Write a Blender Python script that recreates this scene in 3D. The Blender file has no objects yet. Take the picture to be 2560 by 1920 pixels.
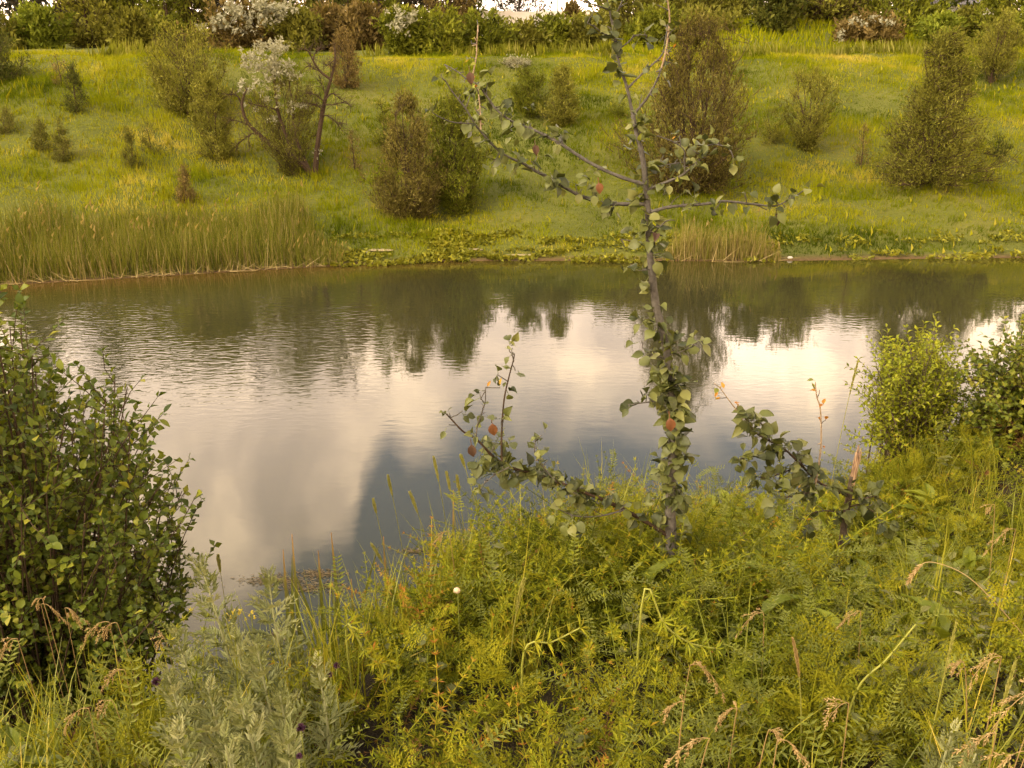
import bpy, math, random
import numpy as np
from mathutils import Matrix, Vector

# ------------------------------------------------------------------ camera, sky, sun, exposure
SC = bpy.context.scene
COL = SC.collection
FPX = 2217.0                      # focal length in pixels of the 2560 px wide photograph
PITCH = math.radians(19.5)
CAM = np.array([0.0, 0.0, 4.6])   # 4.6 m above the pond
cam_d = bpy.data.cameras.new('camera')
cam_d.sensor_width = 36.0
cam_d.lens = 36.0 * FPX / 2560.0
cam_d.clip_start = 0.05
cam_d.clip_end = 3000
cam = bpy.data.objects.new('camera', cam_d)
COL.objects.link(cam)
cam.location = CAM
cam.rotation_euler = (math.pi / 2 - PITCH, 0, 0)
SC.camera = cam

SUN_AZ, SUN_EL = math.radians(-125), math.radians(36)
SKY_STRENGTH = 0.075
SC.view_settings.view_transform = 'Standard'
SC.view_settings.look = 'None'
SC.view_settings.gamma = 1
SC.view_settings.exposure = 0.90
SC.view_settings.use_curve_mapping = False
SC.render.engine = 'CYCLES'
SC.cycles.use_adaptive_sampling = True
SC.cycles.adaptive_threshold = 0.03
SC.cycles.max_bounces = 5
SC.cycles.diffuse_bounces = 2
SC.cycles.glossy_bounces = 3
SC.cycles.transmission_bounces = 3
SC.cycles.transparent_max_bounces = 4

world = bpy.data.worlds.new('World')
SC.world = world
world.use_nodes = True


class NT:
    """small node-tree writer"""
    def __init__(self, tree):
        self.t = tree
        tree.nodes.clear()

    def n(self, typ, ins=None, **kw):
        nd = self.t.nodes.new(typ)
        for k, v in kw.items():
            setattr(nd, k, v)
        for k, v in (ins or {}).items():
            s = nd.inputs[k]
            if isinstance(v, bpy.types.NodeSocket):
                self.t.links.new(v, s)
            else:
                s.default_value = v
        return nd

    def m(self, op, a, b=None, c=None, clamp=False):
        nd = self.n('ShaderNodeMath', operation=op, use_clamp=clamp)
        for i, v in enumerate((a, b, c)):
            if v is None:
                continue
            if isinstance(v, bpy.types.NodeSocket):
                self.t.links.new(v, nd.inputs[i])
            else:
                nd.inputs[i].default_value = v
        return nd.outputs[0]

    def mix(self, f, a, b, mode='MIX'):
        nd = self.n('ShaderNodeMix', data_type='RGBA', blend_type=mode)
        for i, v in ((0, f), (6, a), (7, b)):
            if isinstance(v, bpy.types.NodeSocket):
                self.t.links.new(v, nd.inputs[i])
            else:
                nd.inputs[i].default_value = v if i == 0 else (*v[:3], 1)
        return nd.outputs[2]

    def ramp(self, f, stops, interp='LINEAR'):
        nd = self.n('ShaderNodeValToRGB')
        cr = nd.color_ramp
        cr.interpolation = interp
        while len(cr.elements) > 1:
            cr.elements.remove(cr.elements[-1])
        for i, (p, c) in enumerate(stops):
            e = cr.elements[0] if i == 0 else cr.elements.new(p)
            e.position = p
            e.color = (*c, 1) if len(c) == 3 else c
        self.t.links.new(f, nd.inputs[0])
        return nd.outputs[0]

    def noise(self, vec, scale, detail=3, rough=0.5, dist=0.0):
        nd = self.n('ShaderNodeTexNoise', {'Scale': scale, 'Detail': detail, 'Roughness': rough, 'Distortion': dist})
        if vec is not None:
            self.t.links.new(vec, nd.inputs['Vector'])
        return nd.outputs[0]

    def maprange(self, v, a, b, c=0.0, d=1.0, smooth=True):
        nd = self.n('ShaderNodeMapRange', {'From Min': a, 'From Max': b, 'To Min': c, 'To Max': d})
        nd.interpolation_type = 'SMOOTHSTEP' if smooth else 'LINEAR'
        self.t.links.new(v, nd.inputs['Value'])
        return nd.outputs[0]


def deg(px, py):
    """azimuth and depression (degrees) of a line of sight of the photograph"""
    u, v = (px - 1280) / FPX, (py - 960) / FPX
    d = np.array([u, math.cos(PITCH) - v * math.sin(PITCH), -math.sin(PITCH) - v * math.cos(PITCH)])
    return math.degrees(math.atan2(d[0], d[1])), math.degrees(math.atan2(-d[2], math.hypot(d[0], d[1])))


def make_sky():
    w = NT(world.node_tree)
    tc = w.n('ShaderNodeTexCoord')
    vec = tc.outputs['Generated']
    sx = w.n('ShaderNodeSeparateXYZ', {'Vector': vec})
    az = w.m('ARCTAN2', sx.outputs[0], sx.outputs[1])
    el = w.m('ARCSINE', sx.outputs[2])
    sky = w.n('ShaderNodeTexSky', sky_type='NISHITA', sun_disc=False, sun_elevation=SUN_EL,
              sun_rotation=SUN_AZ, air_density=1.0, dust_density=3.0, ozone_density=1.0)
    # upper edge of the evening cloud bank over the pond, as the water mirrors it
    edge = [(380, 1640), (470, 1560), (560, 1520), (640, 1400), (720, 1325), (800, 1300), (872, 1278), (890, 1220), (905, 1130),
            (970, 1060), (1020, 1085), (1080, 1075), (1180, 1030), (1300, 1020), (1450, 1040), (1600, 1060), (1800, 1060),
            (2000, 1110), (2250, 1150)]
    st = []
    for p in edge:
        a, e = deg(*p)
        st.append(((a + 45) / 90, (e / 60,) * 3))
    e0 = st[0][1][0]
    st = [(0.0, (0.50,) * 3), (max(0.01, st[0][0] - .1), (e0 * .95,) * 3)] + st + [(0.9, (0.42,) * 3), (1.0, (0.50,) * 3)]
    a01 = w.m('MULTIPLY_ADD', az, 180 / math.pi / 90, 0.5, clamp=True)
    bound = w.m('MULTIPLY', w.ramp(a01, st), math.radians(60))
    n1 = w.noise(vec, 7.0, 5, 0.6, 0.4)
    n2 = w.noise(vec, 2.1, 3, 0.55, 0.3)
    # the bank is sharp on its left part and melts away to the right
    soft = w.maprange(az, math.radians(-8), math.radians(4), math.radians(2.6), math.radians(5.5))
    d = w.m('ADD', w.m('SUBTRACT', bound, el), w.maprange(az, math.radians(-8), math.radians(-2), math.radians(1.8), 0.0))
    d = w.m('ADD', d, w.m('MULTIPLY', w.m('SUBTRACT', n1, 0.5), math.radians(7)))
    d = w.m('ADD', w.m('DIVIDE', d, soft), 0.5, clamp=True)
    bank = w.m('SMOOTH_MIN', d, 1.0, 0.05, clamp=True)
    # broken cloud over the rest of the dome
    high = w.maprange(n2, 0.47, 0.66, 0.0, 0.40)
    high = w.m('MULTIPLY', high, w.maprange(el, math.radians(36), math.radians(50)))
    cover = w.m('MAXIMUM', bank, high, clamp=True)
    # cloud body: cream, brighter in its thick billows and at one bright cumulus
    n3 = w.noise(vec, 5.5, 5, 0.55, 0.6)
    body = w.ramp(n3, [(0.36, (0.70, 0.54, 0.43)), (0.47, (0.95, 0.72, 0.54)), (0.58, (1.36, 1.02, 0.70))])
    sa, se = deg(1870, 870)
    sa, se = math.radians(sa), math.radians(se)
    sd = (math.sin(sa) * math.cos(se), math.cos(sa) * math.cos(se), math.sin(se))
    dt = w.n('ShaderNodeVectorMath', operation='DOT_PRODUCT')
    w.t.links.new(vec, dt.inputs[0])
    dt.inputs[1].default_value = sd
    wide = w.m('POWER', w.m('MAXIMUM', dt.outputs['Value'], 0.0), 5.0)
    tight = w.m('POWER', w.m('MAXIMUM', dt.outputs['Value'], 0.0), 420.0)
    gain = w.m('ADD', w.m('MULTIPLY_ADD', wide, -0.25, 1.6), w.m('MULTIPLY', tight, 0.9))
    sc = w.n('ShaderNodeVectorMath', operation='SCALE')
    w.t.links.new(body, sc.inputs[0])
    w.t.links.new(gain, sc.inputs['Scale'])
    cs = w.n('ShaderNodeVectorMath', operation='SCALE')
    w.t.links.new(sc.outputs[0], cs.inputs[0])
    cs.inputs['Scale'].default_value = CLOUD_GAIN
    grey = w.n('ShaderNodeRGBToBW', {'Color': sky.outputs[0]})
    tint = w.mix(0.55, sky.outputs[0], grey.outputs[0])
    tint = w.mix(1.0, tint, (3.9, 3.7, 3.65), 'MULTIPLY')
    colr = w.mix(cover, tint, cs.outputs[0])
    bg = w.n('ShaderNodeBackground', {'Color': colr, 'Strength': SKY_STRENGTH})
    w.n('ShaderNodeOutputWorld', {'Surface': bg.outputs[0]})


CLOUD_GAIN = 23.0
make_sky()

sun_d = bpy.data.lights.new('sun', 'SUN')
sun_d.energy = 1.5
sun_d.angle = math.radians(18)
sun_d.color = (1.0, 0.86, 0.62)
sun = bpy.data.objects.new('sun', sun_d)
COL.objects.link(sun)
sun.location = (20, 60, 60)
sun.rotation_euler = (math.pi / 2 - SUN_EL, 0, math.pi - SUN_AZ)

# ------------------------------------------------------------------ helpers
rng = np.random.default_rng(11)


def at(px, py, Y):
    """the point at world depth Y on the line of sight of a pixel of the photograph"""
    u, v = (px - 1280) / FPX, (py - 960) / FPX
    d = np.array([u, math.cos(PITCH) - v * math.sin(PITCH), -math.sin(PITCH) - v * math.cos(PITCH)])
    return CAM + d * (Y / d[1])


def slant(p):
    return (p[1] - CAM[1]) * math.cos(PITCH) - (p[2] - CAM[2]) * math.sin(PITCH)


def project(P):
    P = np.asarray(P, float) - CAM
    dep = P[..., 1] * math.cos(PITCH) - P[..., 2] * math.sin(PITCH)
    up = P[..., 1] * math.sin(PITCH) + P[..., 2] * math.cos(PITCH)
    return 1280 + FPX * P[..., 0] / dep, 960 - FPX * up / dep, dep


def vnoise(x, y, seed=0):
    xi, yi = np.floor(x).astype(np.int64), np.floor(y).astype(np.int64)
    xf, yf = x - xi, y - yi
    def h(a, b):
        v = (a * 374761393 + b * 668265263 + seed * 1442695) & 0x7fffffff
        v = ((v ^ (v >> 13)) * 1274126177) & 0x7fffffff
        return ((v ^ (v >> 16)) & 0xffff) / 65535.0
    sx, sy = xf * xf * (3 - 2 * xf), yf * yf * (3 - 2 * yf)
    a = h(xi, yi) * (1 - sx) + h(xi + 1, yi) * sx
    b = h(xi, yi + 1) * (1 - sx) + h(xi + 1, yi + 1) * sx
    return a * (1 - sy) + b * sy


def fbm(x, y, seed=0, o=3):
    s, a, t = 0.0, 1.0, 0.0
    for i in range(o):
        s = s + a * vnoise(x * 2 ** i, y * 2 ** i, seed + i * 7)
        t += a
        a *= 0.5
    return s / t


class Geo:
    """collects triangles with one random value per vertex"""
    def __init__(self):
        self.V, self.T, self.A, self.n = [], [], [], 0

    def add(self, V, T, a=0.5):
        V = np.asarray(V, float).reshape(-1, 3)
        self.V.append(V)
        self.T.append(np.asarray(T, np.int64).reshape(-1, 3) + self.n)
        self.A.append(np.broadcast_to(np.asarray(a, float), (len(V),)))
        self.n += len(V)
        return self

    def inst(self, proto, P, R, S, a):
        v, t = proto[0], proto[1]
        pa = proto[2] if len(proto) > 2 else None
        n, k = len(P), len(v)
        if n == 0:
            return self
        S = np.asarray(S, float)
        if S.ndim == 0:
            S = np.full(n, float(S))
        if S.ndim == 1:
            S = np.repeat(S[:, None], 3, 1)
        W = np.einsum('nij,nkj->nki', R, v[None] * S[:, None, :]) + np.asarray(P)[:, None, :]
        T = (t[None] + (np.arange(n) * k)[:, None, None]).reshape(-1, 3)
        a = np.broadcast_to(np.asarray(a, float), (n,))
        A = np.repeat(a[:, None], k, 1)
        if pa is not None:
            A = np.clip(A + pa[None], 0, 1)
        return self.add(W.reshape(-1, 3), T, A.reshape(-1))

    def tube(self, pts, rad, sides=5, a=0.5):
        pts = np.asarray(pts, float)
        n = len(pts)
        rad = np.broadcast_to(np.asarray(rad, float), (n,))
        tan = np.gradient(pts, axis=0)
        tan /= np.linalg.norm(tan, axis=1, keepdims=True) + 1e-12
        ref = np.array([0.31, 0.95, 0.1]) if abs(tan[:, 2]).mean() > 0.6 else np.array([0.1, 0.05, 1.0])
        x = np.cross(tan, ref)
        x /= np.linalg.norm(x, axis=1, keepdims=True) + 1e-12
        y = np.cross(tan, x)
        an = np.arange(sides) * 2 * math.pi / sides
        V = pts[:, None, :] + rad[:, None, None] * (np.cos(an)[None, :, None] * x[:, None, :] + np.sin(an)[None, :, None] * y[:, None, :])
        T = []
        for i in range(n - 1):
            for j in range(sides):
                p, q = i * sides + j, i * sides + (j + 1) % sides
                T += [(p, q, q + sides), (p, q + sides, p + sides)]
        for j in range(1, sides - 1):
            T.append(((n - 1) * sides, (n - 1) * sides + j, (n - 1) * sides + j + 1))
        return self.add(V.reshape(-1, 3), T, a)

    def arrays(self):
        return np.concatenate(self.V), np.concatenate(self.T), np.concatenate(self.A)

    def proto(self):
        v, t, a = self.arrays()
        return v, t, a - 0.5

    def mesh(self, name, mat, origin=None, smooth=False):
        V, T, A = self.arrays()
        if origin is not None:
            V = V - np.asarray(origin, float)
        me = bpy.data.meshes.new(name)
        me.vertices.add(len(V))
        me.vertices.foreach_set('co', V.astype(np.float32).ravel())
        me.loops.add(len(T) * 3)
        me.loops.foreach_set('vertex_index', T.astype(np.int32).ravel())
        me.polygons.add(len(T))
        me.polygons.foreach_set('loop_start', np.arange(len(T), dtype=np.int32) * 3)
        me.polygons.foreach_set('use_smooth', np.full(len(T), smooth, dtype=bool))
        at_ = me.attributes.new('rnd', 'FLOAT', 'POINT')
        at_.data.foreach_set('value', A.astype(np.float32))
        me.update(calc_edges=True)
        me.materials.append(mat)
        return me


def obj(name, geo, mat, parent=None, origin=None, smooth=False, kind=None, label=None, cat=None, group=None):
    me = geo.mesh(name, mat, origin, smooth)
    o = bpy.data.objects.new(name, me)
    COL.objects.link(o)
    if parent is not None:
        o.parent = parent
    elif origin is not None:
        o.location = origin
    tag(o, label, cat, group, kind)
    return o


def tag(o, label=None, cat=None, group=None, kind=None):
    for k, v in (('label', label), ('category', cat), ('group', group), ('kind', kind)):
        if v:
            o[k] = v
    return o


def thing(name, loc, label, cat, group=None):
    o = bpy.data.objects.new(name, None)
    o.empty_display_size = 0.1
    COL.objects.link(o)
    o.location = loc
    return tag(o, label, cat, group, 'thing')


def nrm(a):
    return a / (np.linalg.norm(a, axis=-1, keepdims=True) + 1e-12)


def frames(d, hint):
    """rotation matrices: y along d, z as near to hint as can be"""
    d = nrm(np.asarray(d, float))
    hint = np.broadcast_to(np.asarray(hint, float), d.shape)
    x = nrm(np.cross(d, hint) + 1e-9)
    z = np.cross(x, d)
    return np.stack([x, d, z], axis=-1)


def rand_dirs(n, r=rng):
    return nrm(r.normal(size=(n, 3)))


def yaw_tilt(n, tilt, r=rng, s=1.0):
    """upright plant frames (z up) turned about z and tilted a little"""
    up = nrm(np.stack([r.normal(0, tilt, n), r.normal(0, tilt, n), np.ones(n)], 1))
    a = r.uniform(0, 2 * math.pi, n)
    x = np.stack([np.cos(a), np.sin(a), np.zeros(n)], 1)
    y = nrm(np.cross(up, x))
    x = np.cross(y, up)
    return np.stack([x, y, up], axis=-1)


def bez(p0, p1, p2, n):
    t = np.linspace(0, 1, n)[:, None]
    return (1 - t) ** 2 * p0 + 2 * t * (1 - t) * p1 + t * t * p2


def smooth_line(pts, n):
    """Catmull-Rom through the points"""
    pts = np.asarray(pts, float)
    P = np.vstack([2 * pts[0] - pts[1], pts, 2 * pts[-1] - pts[-2]])
    out = []
    m = len(pts) - 1
    for s in np.linspace(0, m - 1e-6, n):
        i = int(s)
        t = s - i
        a, b, c, d = P[i], P[i + 1], P[i + 2], P[i + 3]
        out.append(0.5 * (2 * b + (c - a) * t + (2 * a - 5 * b + 4 * c - d) * t * t + (3 * b - a - 3 * c + d) * t ** 3))
    return np.array(out)


# ---- leaf shapes, base at the origin, length 1 along y, face up
def A3(*v):
    return np.array(v, float)


DIAMOND = (A3((0, 0, 0), (-.5, .45, .06), (0, 1, -.05), (.5, .45, .06)), np.array([(0, 3, 2), (0, 2, 1)]))
TRI = (A3((-.5, 0, 0), (.5, 0, 0), (0, 1, 0)), np.array([(0, 1, 2)]))


def blade_proto(bend, seg=4, w=1.0):
    V, T = [], []
    for i in range(seg + 1):
        t = i / seg
        a = bend * t
        y = math.sin(a) / bend if bend else t
        z = (1 - math.cos(a)) / bend if bend else 0
        ww = 0.5 * w * (1 - t ** 1.6) * (0.6 + 0.4 * min(1, t * 4))
        V += [(-ww, z, y), (ww, z, y)]        # grows along +z, bends to +y
    for i in range(seg):
        p = 2 * i
        T += [(p, p + 1, p + 3), (p, p + 3, p + 2)]
    return np.array(V, float), np.array(T)


def ovate_proto(width=0.62, fold=0.12, droop=0.25, seg=4, petiole=0.0, wav=0.0, tipy=1.0, r=None, widest=0.42, pet_w=0.02, tip=1.0):
    """a leaf with a midrib: seg rows, a left and a right half, optional stalk"""
    V, T = [], []
    for i in range(seg + 1):
        t = i / seg
        a = droop * t
        y = petiole + (math.sin(a) / droop if droop else t)
        z = -(1 - math.cos(a)) / droop if droop else 0
        s = math.sin(math.pi * (t ** (math.log(0.5) / math.log(widest)))) ** 0.85 if 0 < t < 1 else 0.0
        s *= 1 - .35 * max(0, (t - .62) / .38)
        ww = 0.5 * width * s * (tip if t > widest else 1)
        k = wav * math.sin(t * 7 + 1)
        V += [(-ww, y, z + fold * s * 0.5 + k), (0, y, z), (ww, y, z + fold * s * 0.5 - k)]
    for i in range(seg):
        p = 3 * i
        for j in (0, 1):
            T += [(p + j, p + j + 1, p + j + 4), (p + j, p + j + 4, p + j + 3)]
    V, T = np.array(V, float), [q for q in T]
    if petiole:
        b = len(V)
        V = np.vstack([V, [(-pet_w, 0, 0.02), (pet_w, 0, 0.02), (pet_w, petiole, 0), (-pet_w, petiole, 0)]])
        T += [(b, b + 1, b + 2), (b, b + 2, b + 3)]
    keep = [q for q in T if len({tuple(np.round(V[i], 6)) for i in q}) == 3]
    return V, np.array(keep)


def rolled_proto(petiole=0.3, rad=0.10, seg=3):
    """a leaf curled lengthwise into a loose tube"""
    g = Geo()
    V, T = [], []
    k = 7
    for i in range(seg + 1):
        t = i / seg
        rr = rad * (0.55 + 0.45 * math.sin(math.pi * min(1, t * 0.8 + .15)))
        for j in range(k):
            a = -2.6 + 5.2 * j / (k - 1)
            V.append((rr * math.sin(a), petiole + t * 0.95, rr * (1 - math.cos(a))))
    for i in range(seg):
        for j in range(k - 1):
            p = i * k + j
            T += [(p, p + 1, p + k + 1), (p, p + k + 1, p + k)]
    g.add(V, T)
    g.add([(-.02, 0, .01), (.02, 0, .01), (.02, petiole, 0), (-.02, petiole, 0)], [(0, 1, 2), (0, 2, 3)])
    v, t, a = g.arrays()
    return v, t


# ------------------------------------------------------------------ materials
def new_mat(name):
    m = bpy.data.materials.new(name)
    m.use_nodes = True
    return m, NT(m.node_tree)


def leaf_mat(name, stops, transl=0.35, rough=0.5, spec=0.35, by_object=False, tcol=(1.0, 1.0, 0.45), patch=0.0, pscale=1.5):
    m, w = new_mat(name)
    if by_object:
        f = w.n('ShaderNodeObjectInfo').outputs['Random']
    else:
        f = w.n('ShaderNodeAttribute', attribute_name='rnd').outputs['Fac']
    if patch:
        g = w.n('ShaderNodeNewGeometry')
        nz = w.noise(g.outputs['Position'], pscale, 3)
        f = w.m('ADD', f, w.m('MULTIPLY', w.m('SUBTRACT', nz, 0.5), patch * 2), clamp=True)
    c = w.ramp(f, stops)
    p = w.n('ShaderNodeBsdfPrincipled', {'Base Color': c, 'Roughness': rough, 'Specular IOR Level': spec})
    tc = w.mix(1.0, c, tcol, 'MULTIPLY')
    tr = w.n('ShaderNodeBsdfTranslucent', {'Color': tc})
    mx = w.n('ShaderNodeMixShader', {0: transl, 1: p.outputs[0], 2: tr.outputs[0]})
    w.n('ShaderNodeOutputMaterial', {'Surface': mx.outputs[0]})
    return m


def bark_mat(name, c0, c1, scale=30, rough=0.85):
    m, w = new_mat(name)
    tc = w.n('ShaderNodeTexCoord')
    nz = w.noise(tc.outputs['Object'], scale, 5, 0.65)
    c = w.ramp(nz, [(0.3, c0), (0.7, c1)])
    b = w.n('ShaderNodeBump', {'Strength': 0.5, 'Distance': 0.004, 'Height': nz})
    p = w.n('ShaderNodeBsdfPrincipled', {'Base Color': c, 'Roughness': rough, 'Specular IOR Level': 0.2, 'Normal': b.outputs[0]})
    w.n('ShaderNodeOutputMaterial', {'Surface': p.outputs[0]})
    return m


def plain_mat(name, c, rough=0.7, var=0.15, scale=20):
    m, w = new_mat(name)
    tc = w.n('ShaderNodeTexCoord')
    nz = w.noise(tc.outputs['Object'], scale, 4)
    col = w.ramp(nz, [(0.3, tuple(x * (1 - var) for x in c)), (0.7, tuple(min(1, x * (1 + var)) for x in c))])
    p = w.n('ShaderNodeBsdfPrincipled', {'Base Color': col, 'Roughness': rough, 'Specular IOR Level': 0.25})
    w.n('ShaderNodeOutputMaterial', {'Surface': p.outputs[0]})
    return m

# ------------------------------------------------------------------ the lie of the land
def far_shore(X):
    return np.interp(X, [-60, -30, -12.5, -9, -5, -2.5, 0, 6, 10, 14, 30, 60],
                     [12, 16.5, 19.4, 20.4, 21.6, 22.2, 22.4, 22.3, 22.6, 22.8, 23.5, 25])


def near_edge(X):
    return np.interp(X, [-3, -1.6, -.75, -.5, -.25, 0, 1.0, 2.2, 4.0, 9.0], [1.4, 1.45, 1.98, 2.36, 2.92, 3.25, 4.25, 4.9, 5.6, 6.2])


def ground_z(X, Y):
    X, Y = np.asarray(X, float), np.asarray(Y, float)
    # near bank: gently falling top, then a steep drop to the water
    e = near_edge(X) + 0.12 * (vnoise(X * 0.9, Y * 0.9, 5) - 0.5)
    top = 3.08 - 0.15 * np.clip(Y, -40, 30) + 0.10 * (fbm(X * 1.3, Y * 1.3, 3) - 0.5)
    top = top - 0.42 * np.clip((X - .35) / 1.2, 0, 1) * (1 - .75 * np.clip((X - 1.9) / 1.3, 0, 1)) * np.clip((Y - 2.5) / 1.3, 0, 1) + 0.26 * np.clip((X - 2.3) / 1.0, 0, 1) * np.clip((Y - 3) / 1.5, 0, 1)
    over = np.maximum(0, Y - e)
    near = top - 0.90 * over * over / (over + 0.2)
    # far bank
    d = Y - far_shore(X)
    d = d + 0.9 * (vnoise(X * 0.22 + 3, Y * 0.1, 9) - 0.5) * np.clip(d / 3, 0, 1)
    prof = np.interp(d, [-6, 0, 0.9, 2.0, 5.5, 10.5, 14.0, 15.6, 17, 24, 40, 120],
                     [-1.3, 0, 0.10, 0.42, 1.38, 3.30, 4.60, 5.00, 5.10, 5.30, 6.2, 10])
    lump = 0.60 * (fbm(X * 0.45, Y * 0.55, 21, 3) - 0.5) * np.clip((d - 0.8) / 2.5, 0, 1)
    mound = 1.55 * np.exp(-((X - 14) / 7.5) ** 2 - ((Y - 50) / 5.5) ** 2)
    far = prof + lump + mound
    bed = -1.2 + 0 * X
    return np.maximum(np.maximum(near, far), bed)


def hit(px, py, y0=0.8, y1=140):
    """where a line of sight meets the ground"""
    Ys = np.concatenate([np.linspace(y0, 12, 900), np.linspace(12, y1, 2600)])
    u, v = (px - 1280) / FPX, (py - 960) / FPX
    d = np.array([u, math.cos(PITCH) - v * math.sin(PITCH), -math.sin(PITCH) - v * math.cos(PITCH)])
    P = CAM[None] + d[None] * (Ys / d[1])[:, None]
    below = P[:, 2] < ground_z(P[:, 0], P[:, 1])
    i = int(np.argmax(below)) if below.any() else len(Ys) - 1
    return P[i]


def axis(a, b, fine0, fine1, step, grow=1.12):
    v = list(np.arange(fine0, fine1 + 1e-6, step))
    s = step
    while v[-1] < b:
        s *= grow
        v.append(v[-1] + s)
    s = step
    lo = [fine0]
    while lo[-1] > a:
        s *= grow
        lo.append(lo[-1] - s)
    return np.array(lo[:0:-1] + v)


def grid_mesh(xs, ys, zf):
    X, Y = np.meshgrid(xs, ys)
    Z = zf(X, Y)
    V = np.stack([X, Y, Z], -1).reshape(-1, 3)
    nx, ny = len(xs), len(ys)
    i, j = np.meshgrid(np.arange(nx - 1), np.arange(ny - 1))
    p = (j * nx + i).ravel()
    T = np.concatenate([np.stack([p, p + 1, p + nx + 1], 1), np.stack([p, p + nx + 1, p + nx], 1)])
    return Geo().add(V, T, 0.5)


def ground_material():
    m, w = new_mat('earth_and_turf')
    g = w.n('ShaderNodeNewGeometry')
    pos = g.outputs['Position']
    sx = w.n('ShaderNodeSeparateXYZ', {'Vector': pos})
    n1 = w.noise(pos, 0.5, 4)
    n2 = w.noise(pos, 9.0, 5, 0.65)
    turf = w.ramp(w.m('ADD', w.m('MULTIPLY', n1, 0.6), w.m('MULTIPLY', n2, 0.4)),
                  [(0.32, (0.055, 0.058, 0.010)), (0.5, (0.090, 0.095, 0.012)), (0.68, (0.135, 0.120, 0.022))])
    mud = w.ramp(n2, [(0.3, (0.070, 0.040, 0.014)), (0.7, (0.14, 0.085, 0.032))])
    soil = w.ramp(n2, [(0.3, (0.020, 0.014, 0.007)), (0.7, (0.055, 0.040, 0.016))])
    wet = w.maprange(sx.outputs[2], 0.0, 0.07, 1.0, 0.0)
    c = w.mix(wet, turf, mud)
    nearb = w.maprange(sx.outputs[1], 11.0, 13.0, 1.0, 0.0)
    c = w.mix(nearb, c, soil)
    b = w.n('ShaderNodeBump', {'Strength': 0.6, 'Distance': 0.06, 'Height': n2})
    p = w.n('ShaderNodeBsdfPrincipled', {'Base Color': c, 'Roughness': 0.9, 'Specular IOR Level': 0.15, 'Normal': b.outputs[0]})
    w.n('ShaderNodeOutputMaterial', {'Surface': p.outputs[0]})
    return m


def water_material():
    m, w = new_mat('pond_water')
    g = w.n('ShaderNodeNewGeometry')
    pos = g.outputs['Position']
    sx = w.n('ShaderNodeSeparateXYZ', {'Vector': pos})
    # ripples run a little askew to the line of sight
    mp = w.n('ShaderNodeMapping', {'Vector': pos, 'Rotation': (0, 0, math.radians(-16)), 'Scale': (1.0, 2.2, 1.0)})
    r1 = w.noise(mp.outputs[0], 4.6, 2, 0.45, 0.35)
    r2 = w.noise(mp.outputs[0], 1.8, 2, 0.4, 0.2)
    r3 = w.noise(pos, 0.75, 3, 0.5, 0.6)
    # gusts: the far left of the pond is ruffled, the near water lies almost still
    gx = w.maprange(sx.outputs[0], -5.2, -0.6, 1.0, 0.05)
    gy = w.maprange(sx.outputs[1], 10.2, 14.2, 0.0, 1.0)
    ge = w.maprange(sx.outputs[1], 18.4, 20.8, 1.0, 0.10)
    patch = w.maprange(w.noise(pos, 0.24, 3, 0.55, 0.5), 0.36, 0.60, 0.25, 1.0)
    gust = w.m('MULTIPLY', w.m('MULTIPLY', gx, gy), w.m('MULTIPLY', ge, patch))
    gust2 = w.m('MULTIPLY', gy, w.m('MULTIPLY', ge, w.maprange(w.noise(pos, 0.33, 2), 0.45, 0.62)))
    amp = w.m('ADD', w.m('MULTIPLY', gust, 0.0072), w.m('MULTIPLY_ADD', gust2, 0.0014, 0.0003))
    h = w.m('MULTIPLY', r1, amp)
    h = w.m('ADD', h, w.m('MULTIPLY', r2, w.m('MULTIPLY_ADD', gust, 0.0026, 0.0005)))
    h = w.m('ADD', h, w.m('MULTIPLY', r3, 0.0012))
    b = w.n('ShaderNodeBump', {'Strength': 1.0, 'Distance': 1.0, 'Height': h})
    # murky green; over the shallows by the reeds the rusty bed shows through
    a = w.n('ShaderNodeAttribute', attribute_name='rnd').outputs['Fac']
    sh = w.m('ADD', a, w.m('MULTIPLY', w.m('SUBTRACT', w.noise(pos, 1.6, 4), 0.5), 0.5), clamp=True)
    c = w.ramp(sh, [(0.0, (0.030, 0.029, 0.011)), (0.5, (0.042, 0.036, 0.007)), (0.85, (0.075, 0.043, 0.010)), (1.0, (0.095, 0.055, 0.015))])
    p = w.n('ShaderNodeBsdfPrincipled', {'Base Color': c, 'Roughness': 0.03, 'IOR': 1.42, 'Specular IOR Level': 0.5, 'Normal': b.outputs[0]})
    w.n('ShaderNodeOutputMaterial', {'Surface': p.outputs[0]})
    return m


M_GROUND = ground_material()
gx_ = axis(-900, 900, -22, 22, 0.44)
gy_ = np.concatenate([np.arange(-0.2, 9, 0.16), np.arange(9, 20, 0.6), np.arange(20, 45, 0.36), np.arange(45, 64, 0.7)])
low = [gy_[0]]
s_ = 0.4
while low[-1] > -300:
    s_ *= 1.25
    low.append(low[-1] - s_)
hi = [gy_[-1]]
s_ = 0.9
while hi[-1] < 1500:
    s_ *= 1.2
    hi.append(hi[-1] + s_)
gy_ = np.concatenate([low[:0:-1], gy_, hi[1:]])
obj('ground', grid_mesh(gx_, gy_, ground_z), M_GROUND, smooth=True, kind='structure')

wx = np.concatenate([np.linspace(-120, -22, 8)[:-1], np.arange(-22, 22, 0.5), np.linspace(22, 120, 8)])
wy = np.concatenate([np.arange(0.6, 16, 1.1), np.arange(16, 27, 0.25)])
wg = grid_mesh(wx, wy, lambda X, Y: 0 * X)
vv = wg.V[0]
dsh = far_shore(vv[:, 0]) - vv[:, 1]
wg.A[0] = np.clip(1 - dsh / 2.6, 0, 1) * np.interp(vv[:, 0], [-12, -3, 2, 12], [1.0, 0.8, 0.55, 0.55])
obj('pond_water', wg, water_material(), smooth=True, kind='structure')

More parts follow.
